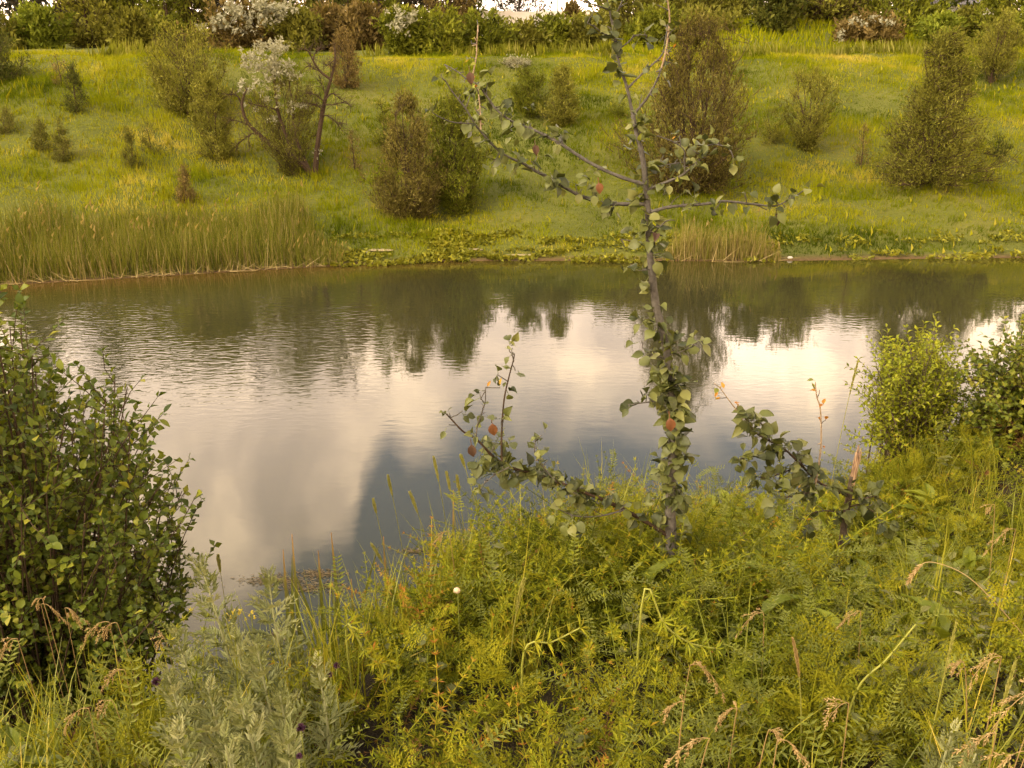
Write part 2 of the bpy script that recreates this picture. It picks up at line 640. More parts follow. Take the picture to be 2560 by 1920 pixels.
# ------------------------------------------------------------------ grass of the far bank
G1 = (0.040, 0.052, 0.006)
M_GRASS = leaf_mat('meadow_grass', [(0.0, (0.050, 0.068, 0.004)), (0.28, (0.125, 0.148, 0.005)), (0.55, (0.215, 0.225, 0.006)),
                                    (0.80, (0.300, 0.280, 0.012)), (1.0, (0.44, 0.35, 0.060))], transl=0.35, rough=0.8, spec=0.0)


def bank_grass():
    g = Geo()
    r = np.random.default_rng(5)
    n = 122000
    X = r.uniform(-24, 24, n)
    Y = r.uniform(20, 42, n)
    keep = np.abs(X) < 5 + Y * 0.62
    X, Y = X[keep], Y[keep]
    d = Y - far_shore(X)
    k = (d > 0.15) & (d < 18.5)
    X, Y, d = X[k], Y[k], d[k]
    Z = ground_z(X, Y)
    k = r.uniform(size=len(X)) < np.clip((d - 0.1) / .6, 0.15, 1)
    X, Y, Z, d = X[k], Y[k], Z[k], d[k]
    n = len(X)
    tall = fbm(X * 0.35, Y * 0.5, 31, 3)
    tus = fbm(X * 1.5, Y * 1.9, 133, 2)
    hgt = (0.07 + 0.38 * np.clip(tall - 0.28, 0, 1) + 0.55 * np.clip(tus - .56, 0, 1)) * r.uniform(0.6, 1.2, n)
    hgt = hgt * np.clip((d + .5) / 2.2, .35, 1)
    tone = 0.35 - .35 * (tus - .5) + 1.5 * (fbm(X * 0.22 + 7, Y * 0.30, 77, 3) - 0.5) + 0.25 * (fbm(X * 1.1, Y * 1.6, 78, 2) - 0.5)
    tone += 0.13 * np.exp(-((d - 15.2) / 1.5) ** 2)
    dry = (fbm(X * 0.30 + 40, Y * 0.7, 55, 3) > 0.60)
    tone = np.where(dry, tone + 0.20, tone)
    for b in range(3):
        P = np.stack([X + r.normal(0, .05, n), Y + r.normal(0, .05, n), Z - 0.03], 1)
        up = np.stack([r.normal(0, .30, n), r.normal(0, .30, n), np.ones(n)], 1)
        R = frames(up, np.stack([r.normal(0, .5, n), -np.ones(n), r.normal(.2, .3, n)], 1))
        S = np.stack([np.full(n, 0.022), hgt * r.uniform(.7, 1.2, n), np.ones(n)], 1)
        g.inst(TRI, P, R, S, np.clip(tone + r.normal(0, .09, n), 0, 1))
    # straw coloured tussocks on the mound by the treeline
    m = 9000
    mx, my = r.uniform(4, 24, m), r.uniform(42, 54, m)
    P = np.stack([mx, my, ground_z(mx, my) - .02], 1)
    g.inst(TRI, P, frames(np.stack([r.normal(0, .3, m), r.normal(0, .3, m), np.ones(m)], 1), np.stack([r.normal(0, .5, m), -np.ones(m), r.normal(.2, .3, m)], 1)),
           np.stack([np.full(m, .07), r.uniform(.15, .5, m), np.ones(m)], 1), np.clip(r.normal(.50, .15, m), 0, 1))
    # taller straw seed stems
    k = (r.uniform(size=n) < 0.015) | (dry & (r.uniform(size=n) < 0.05))
    m = int(k.sum())
    P = np.stack([X[k], Y[k], Z[k]], 1)
    R = frames(np.stack([r.normal(0, .16, m), r.normal(0, .16, m), np.ones(m)], 1), np.stack([r.normal(0, .4, m), -np.ones(m), np.zeros(m)], 1))
    S = np.stack([np.full(m, 0.012), hgt[k] * 1.1 + .08, np.ones(m)], 1)
    g.inst(DIAMOND, P, R, S, r.uniform(.6, .92, m))
    return g


obj('meadow_grass', bank_grass(), M_GRASS, kind='stuff', label='yellow green meadow grass covering the slope beyond the pond', cat='grass')

# ------------------------------------------------------------------ reed beds at the far water's edge
M_REED = leaf_mat('reed_blades', [(0.0, (0.075, 0.085, 0.010)), (0.45, (0.155, 0.155, 0.018)), (0.7, (0.23, 0.19, 0.045)),
                                  (0.88, (0.30, 0.22, 0.080)), (1.0, (0.46, 0.35, 0.15))], transl=0.3, rough=0.7, spec=0.05)


def reed_bed(name, px0, px1, n, hmax, depth, label, seed, dryness, taper=0.2):
    r = np.random.default_rng(seed)
    xs0, xs1 = at(px0, 670, 21.5)[0], at(px1, 670, 22)[0]
    t = r.uniform(0, 1, n)
    X = xs0 + (xs1 - xs0) * t
    off = r.uniform(0, 1, n) ** 1.25
    env = np.minimum(1, np.minimum((t + .03) / taper, (1.02 - t) / taper)) * (0.75 + 0.5 * vnoise(X * 0.8, X * 0 + seed, seed))
    Y = far_shore(X) + 0.12 + off * depth * np.clip(env, .25, 1) + r.normal(0, .07, n)
    Z = np.maximum(ground_z(X, Y), -0.05) - 0.03
    H = hmax * np.clip(env, .35, 1.1) * (0.55 + .75 * fbm(X * 1.3, Y * 1.1, 88, 3)) * r.uniform(0.4, 1.1, n) * (1 - .40 * off)
    g = Geo()
    bl = [blade_proto(b, 3) for b in (0.12, 0.45, 0.9)]
    q = r.integers(0, 10, n)
    tone = np.clip(r.normal(0.38, 0.18, n) + dryness, 0, 1)
    dead = r.uniform(size=n) < 0.24 + dryness * .7
    tone = np.where(dead, r.uniform(.72, 1, n), tone)
    H = np.where(dead, H * r.uniform(.35, .9, n), H)
    for i, p in enumerate(bl):
        k = (q < 6) if i == 0 else ((q >= 6) & (q < 9) if i == 1 else q == 9)
        m = int(k.sum())
        R = yaw_tilt(m, 0.15, r)
        S = np.stack([np.full(m, 0.017), H[k], H[k]], 1)
        g.inst(p, np.stack([X, Y, Z], 1)[k], R, S, tone[k])
    # pale seed heads
    k = np.nonzero(r.uniform(size=n) < 0.014)[0]
    m = len(k)
    P = np.stack([X[k], Y[k], Z[k] + H[k] * 0.96], 1)
    g.inst(DIAMOND, P, frames(np.stack([r.normal(.2, .2, m), r.normal(0, .2, m), np.ones(m)], 1), (0, -1, 0)),
           np.stack([np.full(m, .035), r.uniform(.12, .22, m), np.ones(m)], 1), r.uniform(.85, 1, m))
    # broken stalks lying at the foot
    m = n // 70
    tt = r.uniform(0.02, 1, m)
    X2 = xs0 + (xs1 - xs0) * tt
    P = np.stack([X2, far_shore(X2) + r.uniform(-.18, .35, m), np.full(m, 0.03)], 1)
    dr = np.stack([r.normal(0, 1, m), r.normal(0, .35, m), np.abs(r.normal(0.18, .35, m))], 1)
    g.inst(TRI, P, frames(dr, (0, -.4, 1)), np.stack([np.full(m, .022), r.uniform(.2, .7, m), np.ones(m)], 1), r.uniform(.82, 1, m))
    o = obj(name, g, M_REED, kind='stuff', label=label, cat='reeds')
    return o


reed_bed('reeds', -160, 860, 12500, 1.62, 4.2, 'tall reed bed with tan stalks along the far water edge', 3, 0.0)
reed_bed('reeds', 1680, 1965, 1900, 1.55, 1.0, 'small straw coloured reed patch at the far edge behind the pear tree', 4, 0.22)

# ------------------------------------------------------------------ low plants, stones and sticks of the far shore
M_SHORE = leaf_mat('shore_plants', [(0.0, (0.11, 0.115, 0.010)), (0.5, (0.20, 0.195, 0.012)), (1.0, (0.36, 0.32, 0.025))], transl=0.3, rough=0.6, spec=0.2)


def shore_plants():
    r = np.random.default_rng(8)
    g = Geo()
    n = 30000
    X = r.uniform(-4.8, 15.5, n)
    d = r.uniform(-0.30, 1.9, n)
    cl = fbm(X * 1.1, d * 2.2, 12, 3)
    k = (cl > 0.61 - 0.12 * np.exp(-((X + 1.5) / 2.6) ** 2)) & (r.uniform(size=n) < .30 + .5 * np.exp(-((X + .8) / 2.4) ** 2)) & (d > -0.25 + 0.35 * vnoise(X * .7, X * 0, 4) - .12)
    X, d, cl = X[k], d[k], cl[k]
    Y = far_shore(X) + d
    Z = np.maximum(ground_z(X, Y), 0.0)
    n = len(X)
    bump = 0.20 * np.clip(cl - 0.46, 0, 1) * np.clip((d + .35) * 2.0, .2, 1)
    P = np.stack([X, Y, Z + bump * r.uniform(.3, 2.0, n)], 1)
    D = np.stack([r.normal(0, .6, n), r.normal(-.2, .6, n), np.abs(r.normal(.6, .4, n))], 1)
    g.inst(DIAMOND, P, frames(D, rand_dirs(n, r) + np.array([0, -.3, .9])), np.stack([r.uniform(.007, .014, n), r.uniform(.06, .14, n), np.ones(n)], 1),
           np.clip(r.normal(.38, .2, n) + (cl - .55), 0, 1))
    return g


obj('shore_plants', shore_plants(), M_SHORE, kind='stuff', label='bright yellow green low plants along the far waterline', cat='ground cover')


def rock(name, p, s, mat, label, seed, cat='stone'):
    r = np.random.default_rng(seed)
    import bmesh
    bm = bmesh.new()
    bmesh.ops.create_icosphere(bm, subdivisions=2, radius=1)
    V = np.array([v.co[:] for v in bm.verts])
    T = np.array([[v.index for v in f.verts] for f in bm.faces])
    bm.free()
    V = V * (1 + 0.35 * (fbm(V[:, 0] * 1.7 + seed, V[:, 1] * 1.7 + V[:, 2], seed) - .5))[:, None] * np.array(s)
    g = Geo().add(V + np.array(p), T, .5)
    return obj(name, g, mat, origin=p, label=label, cat=cat)


M_STONE = plain_mat('pale_stone', (0.40, 0.36, 0.28), 0.85)
for i, (px, py, s, lb) in enumerate([(918, 634, (.07, .06, .05), 'small white stone on the muddy far shore'),
                                     (1975, 648, (.07, .05, .04), 'pale stone at the waterline right of the straw reeds')]):
    p = hit(px, py)
    p[2] = max(ground_z(p[0], p[1]), 0) + 0.03
    rock('stone', p, s, M_STONE, lb, 40 + i)
M_SAND = plain_mat('shore_sand', (0.24, 0.19, 0.085), 0.95, 0.25)
for i, (px, py, s, lb) in enumerate([(950, 628, (.38, .14, .03), 'flat tan sandy patch on the far shore beside a white stone'),
                                     (1180, 626, (.30, .12, .03), 'bare sandy patch among yellow green shore plants mid shore'),
                                     (1315, 641, (.55, .07, .03), 'thin bare strip of mud at the waterline left of the pear trunk')]):
    p = hit(px, py)
    p[2] = max(ground_z(p[0], p[1]), 0) + 0.02
    rock('mud_patch', p, s, M_SAND, lb, 60 + i, 'mud')

# ------------------------------------------------------------------ trees and shrubs of the far side
PROFILES = {
    'ovoid': ([0, .10, .35, .6, .82, 1], [.30, .62, 1.0, .85, .5, .06]),
    'cone': ([0, .08, .22, .5, .8, 1], [.45, .90, 1.0, .66, .32, .04]),
    'column': ([0, .08, .3, .6, .85, 1], [.5, .85, 1.0, .92, .62, .10]),
    'vase': ([0, .12, .4, .68, .88, 1], [.12, .30, .75, 1.0, .75, .15]),
    'round': ([0, .08, .3, .6, .85, 1], [.45, .85, 1.0, 1.0, .85, .40]),
    'crown': ([0, .26, .34, .6, .85, 1], [.04, .05, .85, 1.0, .7, .12]),
}
BARK = {
    'grey': bark_mat('grey_bark', (0.05, 0.035, 0.020), (0.12, 0.085, 0.05)),
    'dark': bark_mat('dark_bark', (0.028, 0.017, 0.008), (0.075, 0.045, 0.022)),
    'pear': bark_mat('pear_bark', (0.050, 0.043, 0.031), (0.125, 0.108, 0.080), 60),
}
FOL = {
    'olive': leaf_mat('olive_foliage', [(0, (0.076, 0.072, 0.013)), (.45, (0.170, 0.162, 0.023)), (.8, (0.252, 0.241, 0.037)), (1, (0.365, 0.337, 0.063))], rough=.6, spec=.04),
    'brown': leaf_mat('brownish_foliage', [(0, (0.079, 0.055, 0.016)), (.5, (0.165, 0.117, 0.035)), (1, (0.317, 0.228, 0.082))], rough=.6, spec=.04),
    'khaki': leaf_mat('khaki_foliage', [(0, (0.062, 0.050, 0.012)), (.45, (0.140, 0.116, 0.024)), (.8, (0.205, 0.170, 0.040)), (1, (0.29, 0.235, 0.065))], rough=.6, spec=.04),
    'green': leaf_mat('mid_green_foliage', [(0, (0.074, 0.083, 0.010)), (.45, (0.148, 0.159, 0.014)), (.8, (0.232, 0.239, 0.021)), (1, (0.364, 0.335, 0.042))], rough=.55, spec=.06),
    'bright': leaf_mat('bright_green_foliage', [(0, (0.083, 0.104, 0.010)), (.5, (0.180, 0.208, 0.018)), (1, (0.330, 0.346, 0.049))], rough=.55, spec=.06),
    'dark': leaf_mat('dark_green_foliage', [(0, (0.032, 0.040, 0.009)), (.5, (0.084, 0.093, 0.015)), (1, (0.186, 0.178, 0.030))], rough=.55, spec=.06),
    'fir': leaf_mat('dark_conifer_needles', [(0, (0.018, 0.016, 0.008)), (.5, (0.042, 0.036, 0.016)), (1, (0.085, 0.068, 0.030))], rough=.7, spec=.15, transl=.15),
    'silver': leaf_mat('silver_foliage', [(0, (0.162, 0.152, 0.079)), (.5, (0.282, 0.262, 0.152)), (1, (0.444, 0.413, 0.268))], rough=.6, spec=.15, tcol=(1, 1, .7)),
    'sapling': leaf_mat('sapling_foliage', [(0, (0.070, 0.065, 0.017)), (.5, (0.132, 0.130, 0.023)), (1, (0.233, 0.203, 0.046))], rough=.6, spec=.04),
}


def shrub_geo(r, base, H, W, prof='ovoid', nb=70, nt=7, nl=9, leaf=0.07, lw=0.42, jit=0.05, up=0.55, wood=0.02, gaps=0.25,
              bare=0.0, trunks=1, lean=0.0, tone=0.5, zmin=0.0):
    """wood and leaves of one tree: trunk(s), limbs out to an uneven envelope, twigs, leaves along the twigs"""
    wg, lg = Geo(), Geo()
    pt, pr = PROFILES[prof]
    base = np.asarray(base, float)
    tw = []
    for k in range(trunks):
        a = r.uniform(0, 2 * math.pi)
        sp = 0 if trunks == 1 else r.uniform(.05, .5)
        topx = np.array([math.cos(a), math.sin(a), 0]) * W * .5 * sp + np.array([lean, 0, 0])
        n = 9
        t = np.linspace(0, 1, n)
        wob = np.cumsum(r.normal(0, .025 * W, (n, 2)), 0) * t[:, None]
        line = base + t[:, None] * topx * np.array([1, 1, 0]) + np.c_[wob, t * H * .93]
        tw.append(line)
        wg.tube(line, wood * (1 - t * .88) * (1 if k == 0 else .7), 5)
    lob = r.uniform(0, 6.28, 4)
    B0, B1, B2, TT = [], [], [], []
    for i in range(nb):
        t = zmin + (1 - zmin) * (1 - (1 - r.uniform(0, 1)) ** 0.85)
        a = r.uniform(0, 2 * math.pi)
        rad = np.interp(t, pt, pr) * W * .5
        # lobes and bites make the outline uneven
        rad *= (1 - gaps * .5) + gaps * (0.5 + .5 * math.sin(2 * a + lob[0] + 5 * t)) * (0.6 + .4 * math.sin(3 * a + lob[1] + 9 * t))
        rad *= r.uniform(.62, 1.10)
        near_t = [float(np.dot(q[-1][:2] - base[:2], (math.cos(a), math.sin(a)))) + r.normal(0, .2 * W) for q in tw]
        line = tw[int(np.argmax(near_t))]
        tip_z = t * H + r.normal(0, .03 * H)
        rise = rad * up * r.uniform(.7, 1.6)
        s0 = np.clip((tip_z - rise) / (H * .93), 0.02, .97)
        f = s0 * 8
        j = min(7, int(f))
        p0 = line[j] + (line[j + 1] - line[j]) * (f - j)
        ax = base + np.array([lean * t, 0, 0])
        p2 = np.array([ax[0] + math.cos(a) * rad, ax[1] + math.sin(a) * rad, base[2] + max(.03 * H, tip_z)])
        mid = (p0 + p2) / 2 + np.array([0, 0, -0.12 * rise]) + r.normal(0, .06 * W * .5, 3)
        B0.append(p0); B1.append(mid); B2.append(p2); TT.append(t)
        wg.tube(bez(p0, mid, p2, 3), wood * .16 * np.linspace(1, .10, 3), 3)
    B0, B1, B2, TT = map(np.array, (B0, B1, B2, TT))
    # twigs
    s = r.uniform(.30, 1, (nb, nt)) ** .8
    q = s[..., None]
    org = (1 - q) ** 2 * B0[:, None] + 2 * q * (1 - q) * B1[:, None] + q * q * B2[:, None]
    bd = nrm(B2 - B0)[:, None]
    td = nrm(bd * .6 + r.normal(0, .55, (nb, nt, 3)) + np.array([0, 0, up * .6]))
    tl = W * .5 * r.uniform(.10, .30, (nb, nt))
    end = org + td * tl[..., None]
    if bare < 1:
        u = r.uniform(0, 1, (nb, nt, nl))
        P = org[:, :, None] + td[:, :, None] * (u * tl[..., None])[..., None] + r.normal(0, jit, (nb, nt, nl, 3))
        D = td[:, :, None] * .9 + r.normal(0, .5, (nb, nt, nl, 3)) + np.array([0, 0, .25])
        bt = r.normal(0, .13, (nb, 1, 1)) + r.normal(0, .08, (nb, nt, 1)) + r.normal(0, .14, (nb, nt, nl)) + tone
        keep = np.broadcast_to(r.uniform(size=(nb, 1, 1)) >= bare, bt.shape).ravel()
        P, D, bt = P.reshape(-1, 3)[keep], D.reshape(-1, 3)[keep], bt.ravel()[keep]
        n = len(P)
        L = leaf * r.uniform(.6, 1.35, n)
        lg.inst(DIAMOND, P, frames(D, rand_dirs(n, r) + np.array([0, -.2, .7])), np.stack([L * lw, L, L], 1), np.clip(bt, 0, 1))
    # twig wood as slivers
    o2, e2 = org.reshape(-1, 3), end.reshape(-1, 3)
    L = np.linalg.norm(e2 - o2, axis=1)
    wg.inst(TRI, o2, frames(e2 - o2, (0.2, -1, .1)), np.stack([np.full(len(L), wood * .28 + .004), L, L], 1), .5)
    return wg, lg


def plant(name, label, x0, x1, ytop, ybase, prof, colour, cat, group=None, seed=0, bark='dark', Y=None, part='crown', **kw):
    """one tree or shrub of the far side, its foot where the photograph's line of sight meets the slope"""
    r = np.random.default_rng(1000 + seed)
    cx = (x0 + x1) / 2
    if Y is None:
        p = hit(cx, ybase, 18)
    else:
        p = at(cx, ybase, Y)
    p[2] = ground_z(p[0], p[1])
    sl = slant(p)
    W = (x1 - x0) / FPX * sl * 1.27
    H = at(cx, ytop, p[1])[2] - p[2]
    p[2] -= 0.05
    kw.setdefault('wood', 0.012 + 0.011 * H)
    wg, lg = shrub_geo(r, p, H, W, prof, **kw)
    e = thing(name, p, label, cat, group)
    obj('trunk', wg, BARK[bark], e, p)
    if lg.n:
        obj(part, lg, FOL[colour], e, p)
    return e, p, H, W


SAP = dict(nb=40, nt=6, nl=9, leaf=.065, lw=.28, up=1.0, gaps=.5, part='foliage')
BIG = dict(nb=180, nt=8, nl=12, leaf=.092, lw=.32, jit=.075, up=1.15, trunks=6, gaps=.6)
MID = dict(nb=105, nt=7, nl=11, leaf=.088, lw=.33, jit=.06, up=1.1, trunks=4, gaps=.6)
GS = 'shrubs on the far slope'
GSAP = 'saplings on the far slope'
far_plants = [
    ('shrub', 'dark green rounded bush cut by the left edge, high on the far slope', -75, 60, 82, 205, 'round', 'dark', 'shrub', GS, MID),
    ('sapling', 'narrow dark green pointed sapling high on the slope near the left edge', 165, 224, 155, 282, 'cone', 'dark', 'sapling', GSAP, dict(SAP, nb=60, tone=.4)),
    ('sapling', 'thin brown twiggy sapling just left of the dark pointed one', 138, 172, 122, 215, 'column', 'brown', 'sapling', GSAP, dict(SAP, nb=22, nl=5)),
    ('shrub', 'large leafy green shrub standing left of the silver blossomed tree', 388, 560, 66, 282, 'round', 'olive', 'shrub', GS, dict(BIG, tone=.55)),
    ('shrub', 'yellow green upright shrub in front of the large leafy shrub', 488, 594, 190, 396, 'column', 'olive', 'shrub', GS, dict(MID, nb=110, tone=.55)),
    ('shrub', 'brown twiggy shrub at the crest behind the dead forked trunk', 828, 900, 72, 220, 'column', 'brown', 'shrub', GS, dict(MID, nl=6)),
    ('sapling', 'squat little green bush at the left edge halfway up the slope', -22, 46, 268, 330, 'round', 'sapling', 'sapling', GSAP, SAP),
    ('sapling', 'small dark sapling, the left one of a pair low on the left slope', 84, 130, 290, 372, 'cone', 'sapling', 'sapling', GSAP, SAP),
    ('sapling', 'dark sapling with spreading foot, the right one of the pair', 136, 190, 298, 404, 'cone', 'sapling', 'sapling', GSAP, dict(SAP, nb=48)),
    ('sapling', 'small dark sapling below the large leafy shrub, standing lower on the slope', 306, 356, 322, 418, 'cone', 'sapling', 'sapling', GSAP, dict(SAP, nb=44)),
    ('sapling', 'sparse thin sapling uphill of the small dark one below the leafy shrub', 357, 402, 292, 386, 'column', 'sapling', 'sapling', GSAP, dict(SAP, nb=26, nl=6)),
    ('sapling', 'reddish dark sapling right above the top of the reed bed', 442, 488, 405, 504, 'cone', 'brown', 'sapling', GSAP, dict(SAP, nb=48)),
    ('sapling', 'almost bare thin sapling just right of the dead forked trunk', 868, 906, 312, 428, 'column', 'brown', 'sapling', GSAP, dict(SAP, nb=22, nl=4)),
    ('shrub', 'slender green shrub left of the paired round bushes', 930, 990, 232, 362, 'cone', 'green', 'shrub', GS, dict(SAP, nb=54)),
    ('shrub', 'olive brown bush, left of the pair standing close to the water', 942, 1105, 248, 548, 'ovoid', 'khaki', 'shrub', GS, dict(BIG, tone=.5)),
    ('shrub', 'dark green bush, right of the pair standing close to the water', 1072, 1214, 215, 530, 'ovoid', 'green', 'shrub', GS, dict(BIG, tone=.38)),
    ('shrub', 'small dark green rounded shrub mid slope left of the pear tree', 1282, 1362, 165, 286, 'round', 'green', 'shrub', GS, dict(MID, tone=.35)),
    ('shrub', 'small pale olive shrub next to the dark rounded one', 1360, 1444, 165, 314, 'ovoid', 'olive', 'shrub', GS, MID),
    ('shrub', 'low dark bush peeping out just behind the pear trunk', 1520, 1570, 248, 294, 'round', 'green', 'shrub', GS, SAP),
    ('willow_tree', 'tall feathery brown olive tree behind the pear tree on the far bank', 1590, 1862, 56, 478, 'ovoid', 'khaki', 'tree', None, dict(BIG, nb=300, nl=13, trunks=9, tone=.42)),
    ('shrub', 'upright olive shrub mid slope right of the feathery tree', 1942, 2082, 165, 378, 'vase', 'olive', 'shrub', GS, dict(MID, nb=100)),
    ('shrub', 'small olive shrub leaning against the upright olive shrub', 1898, 1956, 268, 356, 'round', 'olive', 'shrub', GS, SAP),
    ('sapling', 'thin brown twiggy sapling between the olive shrub and the conical tree', 2132, 2172, 308, 420, 'column', 'brown', 'sapling', GSAP, dict(SAP, nb=24, nl=5)),
    ('willow_tree', 'large conical olive green tree on the right of the far bank', 2196, 2456, 86, 460, 'cone', 'olive', 'tree', None, dict(BIG, nb=310, nl=12, trunks=2, up=.45, gaps=.75, tone=.40)),
    ('shrub', 'tall olive shrub with a bare foot at the crest near the right edge', 2424, 2526, 32, 210, 'crown', 'olive', 'shrub', GS, dict(MID, zmin=.3)),
    ('shrub', 'low dark bush in the grass right of the conical tree', 2460, 2520, 335, 392, 'round', 'dark', 'shrub', GS, SAP),
]
for i, (nm, lb, x0, x1, yt, yb, pf, co, ct, gp, kw) in enumerate(far_plants):
    plant(nm, lb, x0, x1, yt, yb, pf, co, ct, gp, seed=i, **kw)

# pale silvery tuft on the slope behind the pear tree
e, p, H, W = plant('silver_tuft', 'pale silvery herb patch on the slope behind the pear branches', 1262, 1322, 138, 166, 'round', 'silver', 'herb', seed=90,
                   nb=40, nt=5, nl=8, leaf=.09, up=.3, part='foliage')


# ---- silver-leaved tree with bare arching limbs
def silver_tree():
    r = np.random.default_rng(77)
    p = hit(787, 440, 18)
    p[2] = ground_z(p[0], p[1]) - .05
    Yb = p[1]
    e = thing('silver_tree', p, 'silver leaved tree with bare arching limbs and a dead forked trunk', 'tree')

    def L(pts, r0, r1, dy, n=22, name='limb'):
        k = len(pts)
        q = np.array([at(x, y, Yb + dy * i / (k - 1)) for i, (x, y) in enumerate(pts)])
        ln = smooth_line(q, n)
        g = Geo().tube(ln, np.linspace(r0, r1, n), 6)
        return ln, g

    limbs = [
        ([(787, 440), (789, 420), (793, 371), (805, 289), (814, 244), (827, 199), (838, 149), (836, 118)], .11, .02, .2),
        ([(787, 440), (741, 398), (678, 362), (646, 334), (619, 307), (606, 271), (608, 243), (618, 222)], .10, .02, -.5),
        ([(760, 415), (735, 380), (712, 330), (696, 280), (690, 235), (684, 200), (680, 170)], .08, .015, .3),
        ([(770, 420), (745, 360), (735, 300), (728, 240), (722, 200), (716, 165)], .07, .012, .5),
        ([(696, 275), (670, 268), (640, 262), (620, 256)], .035, .008, -.3),
        ([(827, 199), (800, 178), (783, 152), (768, 126), (745, 122)], .045, .006, -.3),
        ([(783, 152), (786, 136), (800, 124), (812, 122)], .025, .005, .2),
        ([(606, 271), (596, 243), (580, 236), (570, 236)], .030, .006, -.2),
        ([(625, 315), (600, 304), (575, 298)], .030, .006, -.2),
        ([(650, 338), (630, 334), (622, 345), (624, 372)], .028, .006, -.1),
        ([(630, 334), (612, 346), (594, 362), (592, 372)], .02, .005, .2),
        ([(812, 255), (790, 238), (770, 232)], .026, .006, -.2),
        ([(808, 275), (790, 262), (772, 258)], .022, .005, -.2),
        ([(812, 250), (830, 234), (850, 246), (868, 258), (878, 266)], .026, .005, .2),
        ([(808, 262), (836, 261), (858, 256)], .022, .005, -.2),
        ([(803, 288), (820, 290), (838, 304), (854, 326)], .024, .005, .2),
        ([(820, 290), (842, 306), (866, 310)], .014, .004, .1),
        ([(836, 150), (820, 162), (806, 160)], .02, .004, .1),
        ([(815, 240), (806, 215), (800, 195)], .02, .004, .1),
        ([(800, 178), (786, 172), (770, 164)], .02, .004, .1),
    ]
    lines = []
    for k, (pts, r0, r1, dy) in enumerate(limbs):
        ln, g = L(pts, r0, r1, dy)
        lines.append(ln)
        # fine bare twigs
        m = 26 if k else 34
        for j in range(m):
            i = r.integers(6, 22)
            d = nrm(ln[min(21, i)] - ln[max(0, i - 2)] + r.normal(0, .06, 3)) + r.normal(0, .7, 3)
            d = nrm(d + np.array([0, 0, .2]))
            ln2 = bez(ln[i], ln[i] + d * .14 + r.normal(0, .03, 3), ln[i] + d * r.uniform(.15, .45) + r.normal(0, .06, 3), 4)
            g.tube(ln2, np.linspace(.008, .003, 4), 3)
        obj('trunk' if k == 0 else 'limb', g, BARK['dark'], e, p)
    # silver leaf masses, brightest in the upper middle
    lg = Geo()
    blobs = [(640, 135, 20, 14, 330), (668, 122, 18, 13, 300), (690, 128, 20, 14, 360), (620, 160, 15, 12, 220), (655, 160, 26, 16, 420), (690, 165, 24, 18, 420),
             (722, 160, 12, 10, 140), (700, 195, 24, 18, 340), (735, 200, 12, 10, 120), (650, 190, 22, 14, 160), (612, 222, 14, 14, 110), (640, 235, 24, 14, 180),
             (735, 262, 10, 10, 110), (752, 280, 10, 12, 90), (720, 286, 12, 12, 90), (675, 298, 12, 6, 70), (650, 270, 14, 8, 60), (680, 240, 24, 24, 120),
             (790, 390, 14, 8, 60), (700, 110, 5, 12, 60), (655, 112, 5, 10, 50)]
    for bx, by, sx, sy, n in blobs:
        # each mass is a handful of loose sprigs
        n = int(n * .62)
        k = max(3, n // 16)
        cx_, cy_ = r.normal(bx, sx * .85, k), r.normal(by, sy * .85, k)
        pick = r.integers(0, k, n)
        xs, ys = cx_[pick] + r.normal(0, 3.2, n), cy_[pick] + r.normal(0, 3.6, n)
        P = np.array([at(a, b, Yb + .2 + c) for a, b, c in zip(xs, ys, r.normal(0, .32, n))])
        ln = .10 * r.uniform(.6, 1.3, n)
        lg.inst(DIAMOND, P, frames(rand_dirs(n, r) + np.array([0, 0, .5]), rand_dirs(n, r) + np.array([0, -.5, .8])), np.stack([ln * .5, ln, ln], 1), np.clip(r.normal(.55, .2, n), 0, 1))
    obj('crown', lg, FOL['silver'], e, p)
    # greener growth low in the middle
    wg, gg = shrub_geo(r, p + np.array([-.75, .15, 0]), 3.0, 2.7, 'vase', nb=190, nt=9, nl=7, leaf=.07, lw=.3, up=1.0, trunks=6, gaps=.6, tone=.30, wood=.03)
    obj('undergrowth', gg, FOL['olive'], e, p)
    obj('sucker', wg, BARK['dark'], e, p)


silver_tree()

